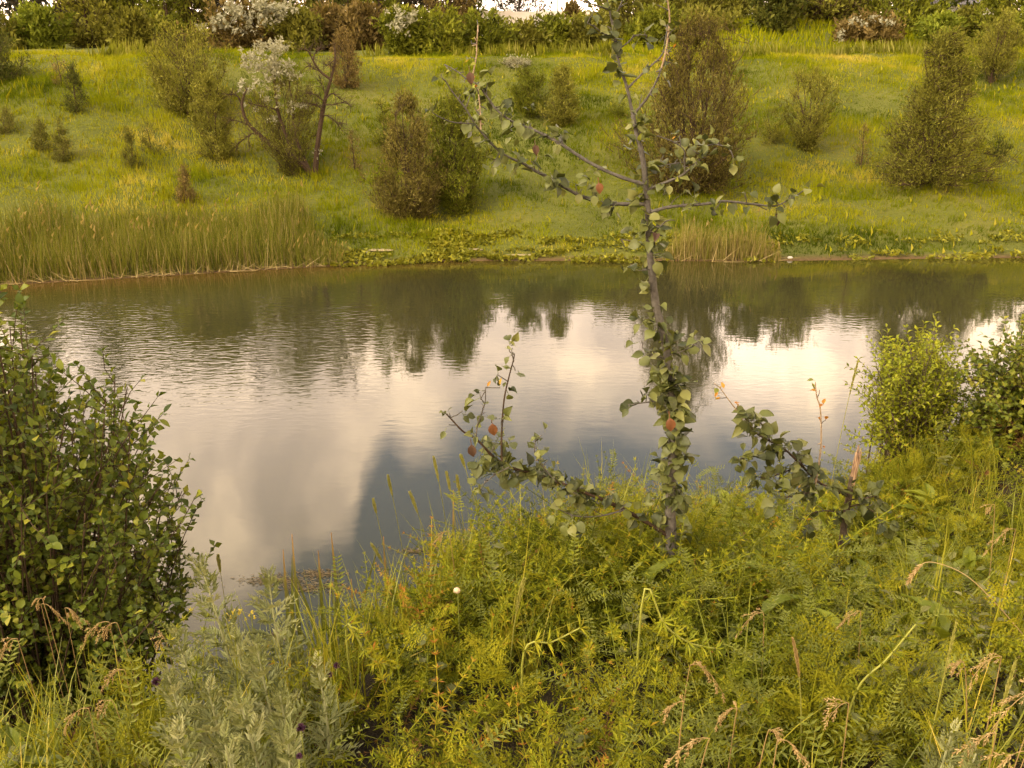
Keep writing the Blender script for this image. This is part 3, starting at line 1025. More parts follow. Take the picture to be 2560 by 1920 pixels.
# ------------------------------------------------------------------ treeline on the plateau
TL = dict(nb=115, nt=6, nl=6, leaf=.23, lw=.48, jit=.09, up=.7, trunks=3, gaps=.6, tone=.36)
GT = 'trees of the far treeline'
treeline = [
    # name, label, x0, x1, ytop, ybase, Y, profile, colour, extra
    ('fir_tree', 'dark conifer at the back, left of the bright round tree', -150, 70, -400, 105, 58, 'cone', 'fir', dict(TL, trunks=1, up=.1)),
    ('fir_tree', 'dark conifer at the back, right behind the bright round tree', 60, 260, -370, 105, 57, 'cone', 'fir', dict(TL, trunks=1, up=.1)),
    ('tree', 'brownish bush below the dark conifers at the left edge', -70, 62, 40, 122, 45, 'round', 'olive', TL),
    ('tree', 'bright green round topped tree, brightest in the treeline on the left', 55, 158, 12, 118, 46, 'round', 'bright', TL),
    ('tree', 'tall pale olive tree right of the bright round tree', 150, 300, -197, 118, 48, 'round', 'olive', dict(TL, nb=170, tone=.55)),
    ('tree', 'olive tree with brown foot, third clump of the left treeline', 280, 400, -222, 118, 49, 'round', 'green', dict(TL, nb=150)),
    ('tree', 'rounded olive shrub in front of the left treeline above the yellow grass', 295, 372, 30, 120, 44, 'round', 'olive', TL),
    ('tree', 'mid green tree directly behind the large leafy shrub', 375, 470, -185, 118, 47, 'round', 'green', TL),
    ('tree', 'yellowish olive tree between the leafy shrub and the pale blossoming tree', 440, 540, -235, 118, 50, 'ovoid', 'olive', dict(TL, nb=150)),
    ('fir_tree', 'dark brown conifer towering behind the pale blossoming tree', 500, 640, -370, 100, 60, 'cone', 'fir', dict(TL, trunks=1, up=.1)),
    ('tree', 'dark olive tree behind the right part of the pale blossoming tree', 640, 760, -247, 118, 52, 'round', 'olive', dict(TL, tone=.35, nb=150)),
    ('tree', 'olive brown low tree right beside the pale blossoming tree', 700, 800, 30, 122, 44, 'round', 'olive', dict(TL, tone=.4)),
    ('tree', 'dark green tree at the back behind the pinkish shrub', 745, 880, -297, 110, 55, 'round', 'dark', dict(TL, tone=.6)),
    ('shrub', 'pinkish brown twiggy shrub in the treeline', 845, 960, 12, 122, 45, 'round', 'brown', dict(TL, tone=.4)),
    ('tree', 'mid green tree behind the pale green willow like shrub', 890, 1010, -247, 112, 52, 'round', 'green', dict(TL, tone=.4)),
    ('tree', 'broad mid green bush right of the pale silvery shrub', 1020, 1160, 28, 122, 45, 'round', 'green', dict(TL, tone=.52)),
    ('tree', 'brown olive tree rising left of the pale wall', 1060, 1200, -185, 112, 52, 'ovoid', 'brown', dict(TL, tone=.42, nb=140)),
    ('tree', 'green bush in front of the left end of the pale wall', 1150, 1270, 34, 122, 46, 'round', 'green', TL),
    ('tree', 'dark distant tree showing above the pale wall', 1215, 1388, -115, 60, 74, 'crown', 'fir', dict(TL, trunks=1, leaf=.2)),
    ('shrub', 'low green bush in front of the middle of the pale wall', 1255, 1350, 50, 120, 47, 'round', 'olive', TL),
    ('shrub', 'dense low green bush below the bright gap of sky', 1335, 1425, 42, 120, 48, 'round', 'green', dict(TL, tone=.42)),
    ('tree', 'slim reddish tree standing right of the bright gap of sky', 1405, 1455, 8, 118, 56, 'ovoid', 'brown', dict(TL, nb=60)),
    ('tree', 'green bush behind the pear leader at the treeline', 1415, 1530, 40, 120, 48, 'round', 'olive', TL),
    ('tree', 'broad olive tree behind the top of the pear tree', 1490, 1650, -62, 116, 53, 'round', 'olive', dict(TL, nb=160, tone=.45)),
    ('tree', 'olive brown tree directly above the feathery tree', 1620, 1760, -62, 114, 54, 'round', 'olive', dict(TL, nb=150, tone=.4)),
    ('tree', 'olive green tree between the feathery tree and the dark round bush', 1740, 1890, -62, 108, 54, 'round', 'olive', dict(TL, nb=160, tone=.45)),
    ('shrub', 'dark green round bush on the grassy mound', 1874, 1984, -94, 116, 47, 'round', 'dark', dict(TL, tone=.55)),
    ('tree', 'spreading tree with a clear brown trunk on the grassy mound', 1930, 2165, -62, 90, 50, 'crown', 'olive', dict(TL, trunks=1, zmin=.30, nb=170, tone=.5, wood=.17)),
    ('shrub', 'pinkish grey twiggy shrub right of the tree with clear trunk', 2102, 2240, 44, 124, 45, 'round', 'brown', dict(TL, tone=.45)),
    ('tree', 'green tree behind the pinkish grey shrub', 2140, 2330, -62, 118, 50, 'round', 'green', dict(TL, nb=170, tone=.5)),
    ('tree', 'yellow green bush above the tip of the conical tree', 2300, 2385, 40, 130, 45, 'round', 'bright', TL),
    ('tree', 'olive tree standing in front of the white building', 2350, 2450, 30, 122, 52, 'crown', 'olive', dict(TL, nb=60, zmin=.3)),
    ('tree', 'tall olive tree at the right of the white building', 2440, 2600, -62, 122, 50, 'round', 'green', dict(TL, nb=170, tone=.45)),
    ('tree', 'dark tree at the back behind the white building', 2290, 2500, -62, 100, 76, 'round', 'dark', dict(TL, leaf=.22, tone=.5)),
    ('tree', 'dark trees edge at the far right end of the treeline', 2560, 2720, -62, 118, 49, 'round', 'green', dict(TL, nb=120)),
    ('tree', 'dark tree at the back between the mound tree and the green tree', 2080, 2200, -62, 90, 64, 'round', 'dark', dict(TL, tone=.5)),
    ('fir_tree', 'dark conifer at the back, nearest to the brown olive trees', 960, 1100, -270, 100, 62, 'cone', 'fir', dict(TL, trunks=1, up=.1)),
    ('fir_tree', 'dark conifer behind the olive trees left of the mound', 1560, 1900, -62, 100, 70, 'round', 'fir', dict(TL, trunks=2, up=.1, nb=200)),
    ('tree', 'dark olive tree deep in the treeline behind the pale olive tree', 190, 340, -240, 108, 58, 'round', 'dark', dict(TL, tone=.6, nb=160)),
    ('tree', 'dark olive tree deep in the treeline behind the yellowish olive tree', 360, 520, -250, 108, 59, 'round', 'olive', dict(TL, tone=.3, nb=160)),
    ('tree', 'dull brown olive tree deep behind the pinkish shrub', 800, 960, -220, 108, 60, 'round', 'olive', dict(TL, tone=.25, nb=160)),
    ('tree', 'dull dark tree deep behind the broad mid green bush', 1040, 1215, -220, 108, 64, 'round', 'dark', dict(TL, tone=.5, nb=160)),
    ('shrub', 'low olive bush in front of the treeline right of the pear leader', 1580, 1700, 20, 120, 47, 'round', 'green', dict(TL, tone=.4)),
    ('shrub', 'low olive bush in front of the treeline beside the grassy mound', 1690, 1830, 24, 118, 48, 'round', 'olive', dict(TL, tone=.4)),
    ('tree', 'dark tree deep behind the olive trees by the grassy mound', 1640, 1800, -62, 108, 62, 'round', 'dark', dict(TL, tone=.5, nb=160)),
    ('tree', 'dark olive tree deep behind the tree with clear trunk', 1900, 2100, -62, 100, 66, 'round', 'olive', dict(TL, tone=.25, nb=180)),
    ('shrub', 'low green bush at the foot of the tall olive tree by the white building', 2500, 2620, 30, 122, 46, 'round', 'green', dict(TL, tone=.5)),
    ('shrub', 'brown olive bush behind the twiggy crest shrub', 770, 870, 20, 122, 46, 'round', 'brown', dict(TL, tone=.5)),
    ('tree', 'dark tree in the rearmost row above the bright round tree', -5, 205, -190, 100, 66, 'round', 'fir', dict(TL, leaf=.42, lw=.6, tone=.45, nb=70, nt=5, nl=6)),
    ('tree', 'dark tree in the rearmost row above the pale olive tree', 135, 345, -227, 100, 69, 'round', 'dark', dict(TL, leaf=.42, lw=.6, tone=.45, nb=70, nt=5, nl=6)),
    ('tree', 'dark tree in the rearmost row above the large leafy shrub', 295, 505, -204, 100, 72, 'round', 'olive', dict(TL, leaf=.42, lw=.6, tone=.45, nb=70, nt=5, nl=6)),
    ('tree', 'dark tree in the rearmost row above the pale blossoming tree', 485, 695, -241, 100, 68, 'round', 'fir', dict(TL, leaf=.42, lw=.6, tone=.45, nb=70, nt=5, nl=6)),
    ('tree', 'dark tree in the rearmost row above the dead forked trunk', 665, 875, -218, 100, 71, 'round', 'dark', dict(TL, leaf=.42, lw=.6, tone=.45, nb=70, nt=5, nl=6)),
    ('tree', 'dark tree in the rearmost row above the pinkish shrub', 775, 985, -195, 100, 67, 'round', 'olive', dict(TL, leaf=.42, lw=.6, tone=.45, nb=70, nt=5, nl=6)),
    ('tree', 'dark tree in the rearmost row above the pale silvery shrub', 885, 1095, -232, 100, 70, 'round', 'fir', dict(TL, leaf=.42, lw=.6, tone=.45, nb=70, nt=5, nl=6)),
    ('tree', 'dark tree in the rearmost row above the broad mid green bush', 1015, 1225, -209, 100, 66, 'round', 'dark', dict(TL, leaf=.42, lw=.6, tone=.45, nb=70, nt=5, nl=6)),
    ('tree', 'dark tree in the rearmost row above the broad olive tree by the pear top', 1465, 1675, -176, 100, 69, 'round', 'olive', dict(TL, leaf=.42, lw=.6, tone=.45, nb=70, nt=5, nl=6)),
    ('tree', 'dark tree in the rearmost row above the feathery tree', 1595, 1805, -153, 100, 72, 'round', 'fir', dict(TL, leaf=.42, lw=.6, tone=.45, nb=70, nt=5, nl=6)),
    ('tree', 'dark tree in the rearmost row above the dark round mound bush', 1755, 1965, -130, 100, 68, 'round', 'dark', dict(TL, leaf=.42, lw=.6, tone=.45, nb=70, nt=5, nl=6)),
    ('tree', 'dark tree in the rearmost row above the clear trunk', 1925, 2135, -167, 100, 71, 'round', 'olive', dict(TL, leaf=.42, lw=.6, tone=.45, nb=70, nt=5, nl=6)),
    ('tree', 'dark tree in the rearmost row above the pinkish grey shrub', 2075, 2285, -144, 100, 67, 'round', 'fir', dict(TL, leaf=.42, lw=.6, tone=.45, nb=70, nt=5, nl=6)),
    ('tree', 'dark tree in the rearmost row above the conical tree', 2205, 2415, -121, 100, 70, 'round', 'dark', dict(TL, leaf=.42, lw=.6, tone=.45, nb=70, nt=5, nl=6)),
    ('tree', 'dark tree in the rearmost row above the tall olive tree at the right edge', 2435, 2645, -158, 100, 66, 'round', 'olive', dict(TL, leaf=.42, lw=.6, tone=.45, nb=70, nt=5, nl=6)),
]
for i, (nm, lb, x0, x1, yt, yb, Yd, pf, co, kw) in enumerate(treeline):
    plant(nm, lb, x0, x1, yt, yb, pf, co, 'shrub' if nm == 'shrub' else 'tree', GT, seed=200 + i, Y=Yd, **kw)


def blossom_tree(label, x0, x1, yt, yb, Yd, seed, caps, green):
    kw = dict(TL, nb=130, tone=.4)
    e, p, H, W = plant('blossoming_tree', label, x0, x1, yt, yb, 'round', green, 'tree', GT, seed=seed, Y=Yd, **kw)
    r = np.random.default_rng(seed)
    lg = Geo()
    for bx, by, sx, sy, n in caps:
        n = int(n * .75)
        k = max(3, n // 18)
        cx_, cy_ = r.normal(bx, sx * .75, k), r.normal(by, sy * .75, k)
        pick = r.integers(0, k, n)
        xs, ys = cx_[pick] + r.normal(0, 3.4, n), cy_[pick] + r.normal(0, 3.0, n)
        P = np.array([at(a, b, Yd - W * .30 + c) for a, b, c in zip(xs, ys, r.normal(0, .5, n))])
        ln = .17 * r.uniform(.6, 1.3, n)
        lg.inst(DIAMOND, P, frames(rand_dirs(n, r), rand_dirs(n, r) + np.array([0, -.5, .8])), np.stack([ln * .6, ln, ln], 1), np.clip(r.normal(.5, .2, n), 0, 1))
    obj('blossom', lg, FOL['silver'], e, p)


blossom_tree('broad tree covered in pale cream blossom in the left treeline', 520, 745, 2, 124, 45, 301,
             [(560, 50, 22, 14, 300), (590, 30, 22, 18, 380), (545, 60, 14, 8, 120), (640, 40, 30, 16, 420), (680, 20, 34, 14, 420), (700, 30, 20, 16, 240), (650, 10, 26, 10, 240),
              (600, 70, 34, 10, 200), (660, 66, 26, 10, 160), (505, 72, 14, 8, 120), (585, 8, 8, 10, 90), (720, 18, 12, 8, 90)], 'brown')
blossom_tree('pale silvery green shrub in the middle of the treeline', 968, 1046, 24, 122, 44, 302,
             [(1000, 38, 20, 12, 260), (985, 60, 10, 14, 120), (1010, 62, 16, 16, 160), (990, 82, 8, 8, 60), (1030, 50, 8, 10, 60)], 'green')
blossom_tree('small shrub with pale grey flower sprays beside the pinkish grey shrub', 2095, 2150, 70, 122, 44.5, 303,
             [(2105, 92, 12, 10, 120), (2190, 48, 34, 8, 160), (2205, 58, 20, 8, 90)], 'brown')

# tall pale herbs along the crest
r_ = np.random.default_rng(19)
hg = Geo()
n_ = 1300
X_ = r_.uniform(-21, 21, n_)
kk = fbm(X_ * .35, X_ * 0 + 2, 61, 2) > .42
X_ = X_[kk]
n_ = len(X_)
Y_ = far_shore(X_) + r_.uniform(16.5, 19.5, n_)
P_ = np.stack([X_, Y_, ground_z(X_, Y_) - .05], 1)
for q in range(3):
    hg.inst(DIAMOND, P_ + r_.normal(0, .06, (n_, 3)) * np.array([1, 1, 0]), frames(np.stack([r_.normal(0, .22, n_), r_.normal(0, .22, n_), np.ones(n_)], 1), (0, -1, .2)),
            np.stack([np.full(n_, .05), r_.uniform(.15, .75, n_), np.ones(n_)], 1), np.clip(r_.normal(.5, .25, n_), 0, 1))
M_HERB = leaf_mat('crest_herbs', [(0, (0.14, 0.15, 0.016)), (.6, (0.25, 0.25, 0.035)), (1, (0.40, 0.36, 0.11))], rough=.6, spec=.04)
obj('crest_weeds', hg, M_HERB, kind='stuff', label='tall pale weeds along the top of the far slope', cat='weeds')

# ------------------------------------------------------------------ wall, pole and building beyond the trees
M_WALL = plain_mat('pale_concrete', (0.62, 0.55, 0.44), 0.9, 0.10, 2)
M_WHITE = plain_mat('white_render', (0.80, 0.76, 0.68), 0.9, 0.06, 1)
M_ROOF = plain_mat('grey_roof', (0.20, 0.18, 0.16), 0.8)
M_POLE = plain_mat('pole_paint', (0.55, 0.52, 0.47), 0.6)


def box(g, lo, hi):
    lo, hi = np.minimum(lo, hi), np.maximum(lo, hi)
    V = [(x, y, z) for x in (lo[0], hi[0]) for y in (lo[1], hi[1]) for z in (lo[2], hi[2])]
    T = [(0, 1, 3), (0, 3, 2), (4, 6, 7), (4, 7, 5), (0, 4, 5), (0, 5, 1), (2, 3, 7), (2, 7, 6), (0, 2, 6), (0, 6, 4), (1, 5, 7), (1, 7, 3)]
    return g.add(V, T)


YW = 66.0
a_, b_ = at(1190, 27, YW), at(1530, 27, YW)
gz = float(ground_z(a_[0], YW)) - .4
wall_o = thing('concrete_wall', (a_[0], YW, gz), 'pale concrete panel wall glimpsed between the trees under the sky gap', 'wall')
xs_ = np.linspace(a_[0], b_[0], 5)
for i in range(4):
    obj('panel', box(Geo(), (xs_[i] + .12, YW, gz), (xs_[i + 1] - .12, YW + .16, a_[2] - (.05 if i % 2 else .0))), M_WALL, wall_o, (a_[0], YW, gz))
for i in range(5):
    obj('post', box(Geo(), (xs_[i] - .12, YW - .03, gz), (xs_[i] + .12, YW + .2, a_[2] + .06)), M_WALL, wall_o, (a_[0], YW, gz))
pb = at(1393, 26, 64.0)
pole_z = float(ground_z(pb[0], 64.0)) - .3
pole = thing('lamp_post', (pb[0], 64.0, pole_z), 'thin pale pole in the bright gap between the trees', 'pole')
obj('shaft', Geo().tube([(pb[0], 64, pole_z), (pb[0], 64, pb[2]), (pb[0], 64, pb[2] + 5)], [.11, .09, .06], 8), M_POLE, pole, (pb[0], 64, pole_z), True)
obj('arm', Geo().tube([(pb[0], 64, pb[2] + 4.9), (pb[0] + .5, 64, pb[2] + 5.2), (pb[0] + 1.2, 64, pb[2] + 5.25)], [.05, .045, .04], 6), M_POLE, pole, (pb[0], 64, pole_z), True)

YB = 70.0
c0, c1 = at(2325, 12, YB), at(2520, 12, YB)
bz = float(ground_z(c0[0], YB)) - .4
bld = thing('building', (c0[0], YB, bz), 'white building glimpsed behind the trees near the right edge', 'building')
obj('wall', box(Geo(), (c0[0], YB, bz), (c1[0], YB + 6, c0[2])), M_WHITE, bld, (c0[0], YB, bz))
rg = Geo().add([(c0[0] - .3, YB - .4, c0[2] + .004), (c1[0] + .3, YB - .4, c0[2] + .004), (c1[0] + .3, YB + 6.4, c0[2] + .004), (c0[0] - .3, YB + 6.4, c0[2] + .004),
                (c0[0] - .3, YB + 3, c0[2] + 1.3), (c1[0] + .3, YB + 3, c0[2] + 1.3)],
               [(0, 1, 5), (0, 5, 4), (2, 3, 4), (2, 4, 5), (0, 4, 3), (1, 2, 5), (0, 3, 2), (0, 2, 1)])
obj('roof', rg, M_ROOF, bld, (c0[0], YB, bz))
for t in (.25, .6):
    xw = c0[0] + (c1[0] - c0[0]) * t
    wo = obj('window', box(Geo(), (xw, YB - .03, c0[2] - 1.9), (xw + .9, YB + .02, c0[2] - .8)), M_WALL, bld, (c0[0], YB, bz))
    obj('pane', box(Geo(), (xw + .08, YB - .045, c0[2] - 1.82), (xw + .82, YB - .031, c0[2] - .88)), M_ROOF, wo, (c0[0], YB, bz))

# ================================================================== the near bank
LM = {
    'pear': leaf_mat('pear_leaf', [(0, (0.036, 0.042, 0.011)), (.4, (0.088, 0.095, 0.022)), (.8, (0.130, 0.138, 0.032)), (1, (0.18, 0.175, 0.045))], transl=.2, rough=.48, spec=.25, by_object=True),
    'pear_mix': leaf_mat('pear_leaf_mass', [(0, (0.036, 0.042, 0.011)), (.4, (0.088, 0.095, 0.022)), (.8, (0.130, 0.138, 0.032)), (1, (0.18, 0.175, 0.045))], transl=.2, rough=.48, spec=.25),
    'young': leaf_mat('young_orange_leaf', [(0, (0.36, 0.13, 0.022)), (.5, (0.50, 0.24, 0.03)), (1, (0.42, 0.34, 0.05))], transl=.4, rough=.45, by_object=True),
    'lime': leaf_mat('young_lime_leaf', [(0, (0.16, 0.17, 0.02)), (1, (0.30, 0.29, 0.035))], transl=.4, rough=.45, by_object=True),
    'red': leaf_mat('red_leaf', [(0, (0.15, 0.060, 0.025)), (1, (0.20, 0.08, 0.03))], transl=.3, by_object=True),
    'dead': leaf_mat('dead_leaf', [(0, (0.060, 0.030, 0.014)), (1, (0.11, 0.055, 0.025))], transl=.15, rough=.7, by_object=True),
    'bush': leaf_mat('honeysuckle_leaf', [(0, (0.030, 0.046, 0.005)), (.5, (0.085, 0.110, 0.010)), (.88, (0.165, 0.180, 0.014)), (1, (0.27, 0.25, 0.025))], transl=.32, rough=.5, spec=.2, by_object=True),
    'bush_mix': leaf_mat('honeysuckle_leaf_mass', [(0, (0.030, 0.046, 0.005)), (.5, (0.085, 0.110, 0.010)), (.88, (0.165, 0.180, 0.014)), (1, (0.27, 0.25, 0.025))], transl=.32, rough=.5, spec=.2),
    'willow': leaf_mat('willow_leaf', [(0, (0.11, 0.13, 0.008)), (.5, (0.25, 0.27, 0.014)), (1, (0.42, 0.40, 0.035))], transl=.38, rough=.5, spec=.15),
}


def leaf_meshes(mat, protos, name='leaf'):
    out = []
    for p in protos:
        g = Geo().add(p[0], p[1], .5)
        out.append(g.mesh(name, mat, smooth=True))
    return out


PEAR_P = [ovate_proto(.74, .16, .40, 5, .45, .03, pet_w=.028), ovate_proto(.66, .44, .55, 5, .42, .04, pet_w=.028), ovate_proto(.78, .22, .95, 5, .5, .05, pet_w=.028),
          ovate_proto(.62, .62, .35, 5, .4, .03, pet_w=.028), ovate_proto(.80, .12, -.35, 5, .46, .06, pet_w=.028), ovate_proto(.50, .75, .7, 5, .45, .03, pet_w=.028)]
ROLL_P = [rolled_proto(.35, .11), rolled_proto(.3, .08)]
YOUNG_P = [ovate_proto(.5, .3, .5, 4, .2, .03), ovate_proto(.42, .42, -.4, 4, .18, .02)]
PM = {
    'leaf': leaf_meshes(LM['pear'], PEAR_P),
    'roll': leaf_meshes(LM['pear'], ROLL_P),
    'young': leaf_meshes(LM['young'], YOUNG_P),
    'lime': leaf_meshes(LM['lime'], YOUNG_P + PEAR_P[:1]),
    'red': leaf_meshes(LM['red'], PEAR_P[1:2]),
    'dead': leaf_meshes(LM['dead'], ROLL_P[:1] + PEAR_P[3:4]),
    'bush': leaf_meshes(LM['bush'], [ovate_proto(.62, .16, .2, 4, .1, .02, widest=.5), ovate_proto(.70, .24, .35, 4, .1, .02, widest=.5), ovate_proto(.56, .34, .15, 4, .1, .03, widest=.48)]),
}
BUSH_P = [ovate_proto(.66, .16, .2, 2, 0, .02, widest=.5), ovate_proto(.74, .24, .35, 2, 0, .02, widest=.5), ovate_proto(.60, .3, .3, 2, 0, .02, widest=.5)]


def put_leaf(mesh, P, R, s, parent, base, name='leaf'):
    o = bpy.data.objects.new(name, mesh)
    m = Matrix.Identity(4)
    for i in range(3):
        for j in range(3):
            m[i][j] = R[i, j] * s
        m[i][3] = P[i] - base[i]
    o.matrix_basis = m
    o.parent = parent
    COL.objects.link(o)
    return o


def px_line(pts, Y0, dY=0.0, n=None):
    k = len(pts)
    q = np.array([at(x, y, Y0 + dY * i / max(1, k - 1)) for i, (x, y) in enumerate(pts)])
    return smooth_line(q, n or max(6, 4 * k))


class Pear:
    """a young pear tree from branch lines: wood parts, then leaf spurs along the wood"""
    def __init__(self, name, base, label, seed):
        self.r = np.random.default_rng(seed)
        self.base = np.asarray(base, float)
        self.e = thing(name, base, label, 'tree')
        self.leaves = []
        self.twigs = Geo()

    def wood(self, pts, Y0, dY, r0, r1, part='branch', mat=None, n=None):
        ln = px_line(pts, Y0, dY, n)
        g = Geo().tube(ln, np.linspace(r0 * .74, r1 * .80, len(ln)) * (1 + .10 * np.sin(np.arange(len(ln)) * 2.1)), 7)
        # small knots and spurs
        for j in range(max(1, len(ln) // 5)):
            i = self.r.integers(1, len(ln) - 1)
            d = nrm(self.r.normal(0, 1, 3) + np.array([0, 0, .4]))
            g.tube([ln[i], ln[i] + d * .008, ln[i] + d * .016], [r1 * .9, r1 * .8, r1 * .5], 4)
        obj(part, g, mat or BARK['pear'], self.e, self.base, True)
        return ln

    def spur(self, p, axis_d, n, size, mix, spread=1.0, droop=.35, outward=None):
        r = self.r
        for i in range(n):
            d = nrm(r.normal(0, 1, 3) * spread + axis_d * .35 + np.array([0, -.15, -droop]) + (0 if outward is None else outward))
            kinds, w = zip(*mix)
            k = kinds[r.choice(len(kinds), p=np.array(w) / sum(w))]
            hint = np.array([0, -.45, 1.0]) + r.normal(0, .45, 3)
            R = frames(d[None], hint[None])[0]
            s = size * r.uniform(.72, 1.2) * (.72 if k in ('young', 'lime') else 1)
            self.leaves.append((k, p + r.normal(0, .006, 3), R, s))

    def along(self, ln, t0, t1, n_spurs, per, size, mix, **kw):
        for t in np.linspace(t0, t1, n_spurs) + self.r.normal(0, .4 * (t1 - t0) / max(1, n_spurs), n_spurs):
            f = np.clip(t, 0, 1) * (len(ln) - 1.001)
            i = int(f)
            p = ln[i] + (ln[i + 1] - ln[i]) * (f - i)
            d = nrm(ln[i + 1] - ln[i])
            if self.r.uniform() < .7:
                # a short twig carries the leaf rosette
                q = p + nrm(self.r.normal(0, 1, 3) + d * .4 + np.array([0, -.2, .5])) * self.r.uniform(.015, .05)
                self.twigs.tube([p, (p + q) / 2 + self.r.normal(0, .003, 3), q], [.0022, .0018, .0014], 5)
                p = q
            self.spur(p, d, self.r.integers(max(1, per - 1), per + 2), size, mix, **kw)

    def finish(self, limit=300):
        order = list(range(len(self.leaves)))
        self.r.shuffle(order)
        rest = Geo()
        for c, i in enumerate(order):
            k, P, R, s = self.leaves[i]
            if c < limit:
                ms = PM[k]
                put_leaf(ms[self.r.integers(0, len(ms))], P, R, s, self.e, self.base)
            else:
                pr = PEAR_P[self.r.integers(0, len(PEAR_P))]
                rest.inst(pr, P[None], R[None], s, self.r.uniform())
        if self.twigs.n:
            obj('twigs', self.twigs, BARK['pear'], self.e, self.base, True, kind='stuff')
        if rest.n:
            obj('foliage', rest, LM['pear_mix'], self.e, self.base, True, kind='stuff')
        print('pear leaves', len(self.leaves))


GR = [('leaf', 8), ('roll', 1.2), ('lime', .5)]
UPR = [('leaf', 6), ('roll', 2.2), ('lime', 1.4), ('dead', .12)]
TIP = [('young', 6), ('lime', 2)]
M_SHOOT = bark_mat('young_shoot', (0.20, 0.13, 0.07), (0.38, 0.28, 0.16), 80)


def pear_tree():
    YP = 2.95
    b = at(1677, 1350, YP)
    b[2] = ground_z(b[0], b[1])
    t = Pear('pear_tree', b, 'young pear tree with slim grey trunk standing at the water side', 101)
    base_px = [(1680, 1440), (1677, 1344), (1675, 1258), (1679, 1194), (1681, 1130), (1683, 1065), (1679, 1001), (1675, 940), (1668, 885), (1653, 820), (1640, 764), (1632, 700),
               (1624, 617), (1620, 536), (1615, 475), (1610, 418), (1601, 370), (1591, 332), (1582, 287)]
    tr = px_line(base_px, YP, .0, 80)
    tr[0] = b - np.array([0, 0, .05])
    tr[1] = (tr[0] + tr[3]) / 2
    g = Geo().tube(tr, np.interp(np.linspace(0, 1, 80), [0, .15, .6, 1], [.024, .0175, .0128, .0066]) * (1 + .06 * np.sin(np.arange(80) * 1.3)), 9)
    obj('trunk', g, BARK['pear'], t.e, b, True)
    # leader and forks
    ld = t.wood([(1582, 287), (1567, 218), (1553, 176), (1544, 142), (1539, 95), (1529, 52), (1520, 0), (1512, -60), (1508, -110)], YP, .05, .0072, .0030, 'leader')
    fk = t.wood([(1584, 287), (1620, 242), (1643, 199), (1654, 170)], YP, -.05, .0058, .0036)
    sh = t.wood([(1654, 170), (1662, 140), (1669, 100), (1674, 47), (1669, 0), (1667, -30)], YP - .05, -.03, .0044, .0026, 'shoot', M_SHOOT)
    f2 = t.wood([(1570, 220), (1610, 180), (1653, 140), (1661, 112), (1670, 60)], YP, .06, .0045, .0022)
    t1 = t.wood([(1530, 52), (1545, 24), (1556, 0), (1565, -40)], YP + .04, .02, .0040, .0025)
    t2 = t.wood([(1522, 24), (1490, 14), (1444, -2), (1410, -12)], YP + .04, -.04, .0036, .002)
    t3 = t.wood([(1540, 95), (1510, 85), (1491, 71), (1468, 57)], YP + .03, -.06, .0036, .002)
    t4 = t.wood([(1548, 122), (1570, 106), (1591, 88), (1617, 88)], YP + .03, .05, .0032, .0018)
    # limbs
    b1 = t.wood([(1617, 510), (1558, 510), (1506, 508), (1463, 494), (1430, 479), (1382, 451), (1335, 425), (1306, 408), (1264, 389), (1235, 366), (1197, 323), (1178, 294),
                 (1164, 271), (1131, 230), (1112, 199)], YP, -.16, .0092, .0022)
    b1a = t.wood([(1183, 309), (1160, 308), (1135, 306), (1110, 298), (1078, 280)], YP - .13, -.04, .003, .0016)
    b1b = t.wood([(1202, 325), (1201, 300), (1200, 270), (1197, 240), (1195, 222)], YP - .13, .03, .0034, .0022, 'shoot', M_SHOOT)
    b2 = t.wood([(1607, 460), (1548, 441), (1477, 408), (1415, 368), (1392, 354), (1335, 325), (1302, 313), (1273, 299), (1240, 273), (1228, 256), (1208, 228), (1190, 209), (1164, 195),
                 (1145, 180), (1112, 161)], YP, .20, .0085, .0022)
    b2a = t.wood([(1180, 200), (1185, 172), (1191, 140), (1192, 110), (1195, 62)], YP + .18, -.02, .0036, .0024, 'shoot', M_SHOOT)
    b3 = t.wood([(1626, 530), (1677, 517), (1762, 510), (1810, 503), (1881, 510), (1928, 515), (1952, 510), (1995, 486)], YP, -.12, .0078, .0024)
    b4 = t.wood([(1620, 474), (1653, 460), (1700, 441), (1734, 413), (1760, 385), (1767, 366), (1790, 361), (1830, 372)], YP, -.18, .0068, .0022)
    b4a = t.wood([(1712, 430), (1711, 400), (1710, 375), (1686, 356), (1643, 339)], YP - .10, -.03, .0034, .0022)
    b4b = t.wood([(1608, 420), (1650, 415), (1690, 408), (1730, 405)], YP, .10, .0034, .0016)
    s1 = t.wood([(1626, 592), (1645, 572), (1667, 551)], YP, -.08, .0035, .002)
    s2 = t.wood([(1622, 618), (1590, 605), (1553, 598)], YP, .06, .0035, .002)
    s3 = t.wood([(1628, 672), (1600, 676), (1570, 668)], YP, -.08, .0032, .0018)
    s4 = t.wood([(1660, 895), (1630, 886), (1605, 868)], YP, -.05, .0045, .0022)
    s5 = t.wood([(1675, 1000), (1640, 1003), (1600, 1008), (1570, 1012)], YP, -.05, .0045, .0022)
    s6 = t.wood([(1668, 890), (1700, 880), (1740, 862)], YP, -.05, .0042, .002)
    # low limb to the left with its upright shoots
    l1 = t.wood([(1672, 1340), (1590, 1290), (1505, 1248), (1437, 1222), (1389, 1203), (1330, 1182), (1273, 1168), (1230, 1138), (1192, 1099), (1157, 1078), (1132, 1052), (1114, 1033)],
                YP, -.25, .0115, .0026, 'branch', BARK['dark'])
    l2 = t.wood([(1254, 1152), (1254, 1087), (1260, 1001), (1273, 940), (1284, 898), (1286, 884)], YP - .2, .02, .0050, .0020, 'branch', BARK['dark'])
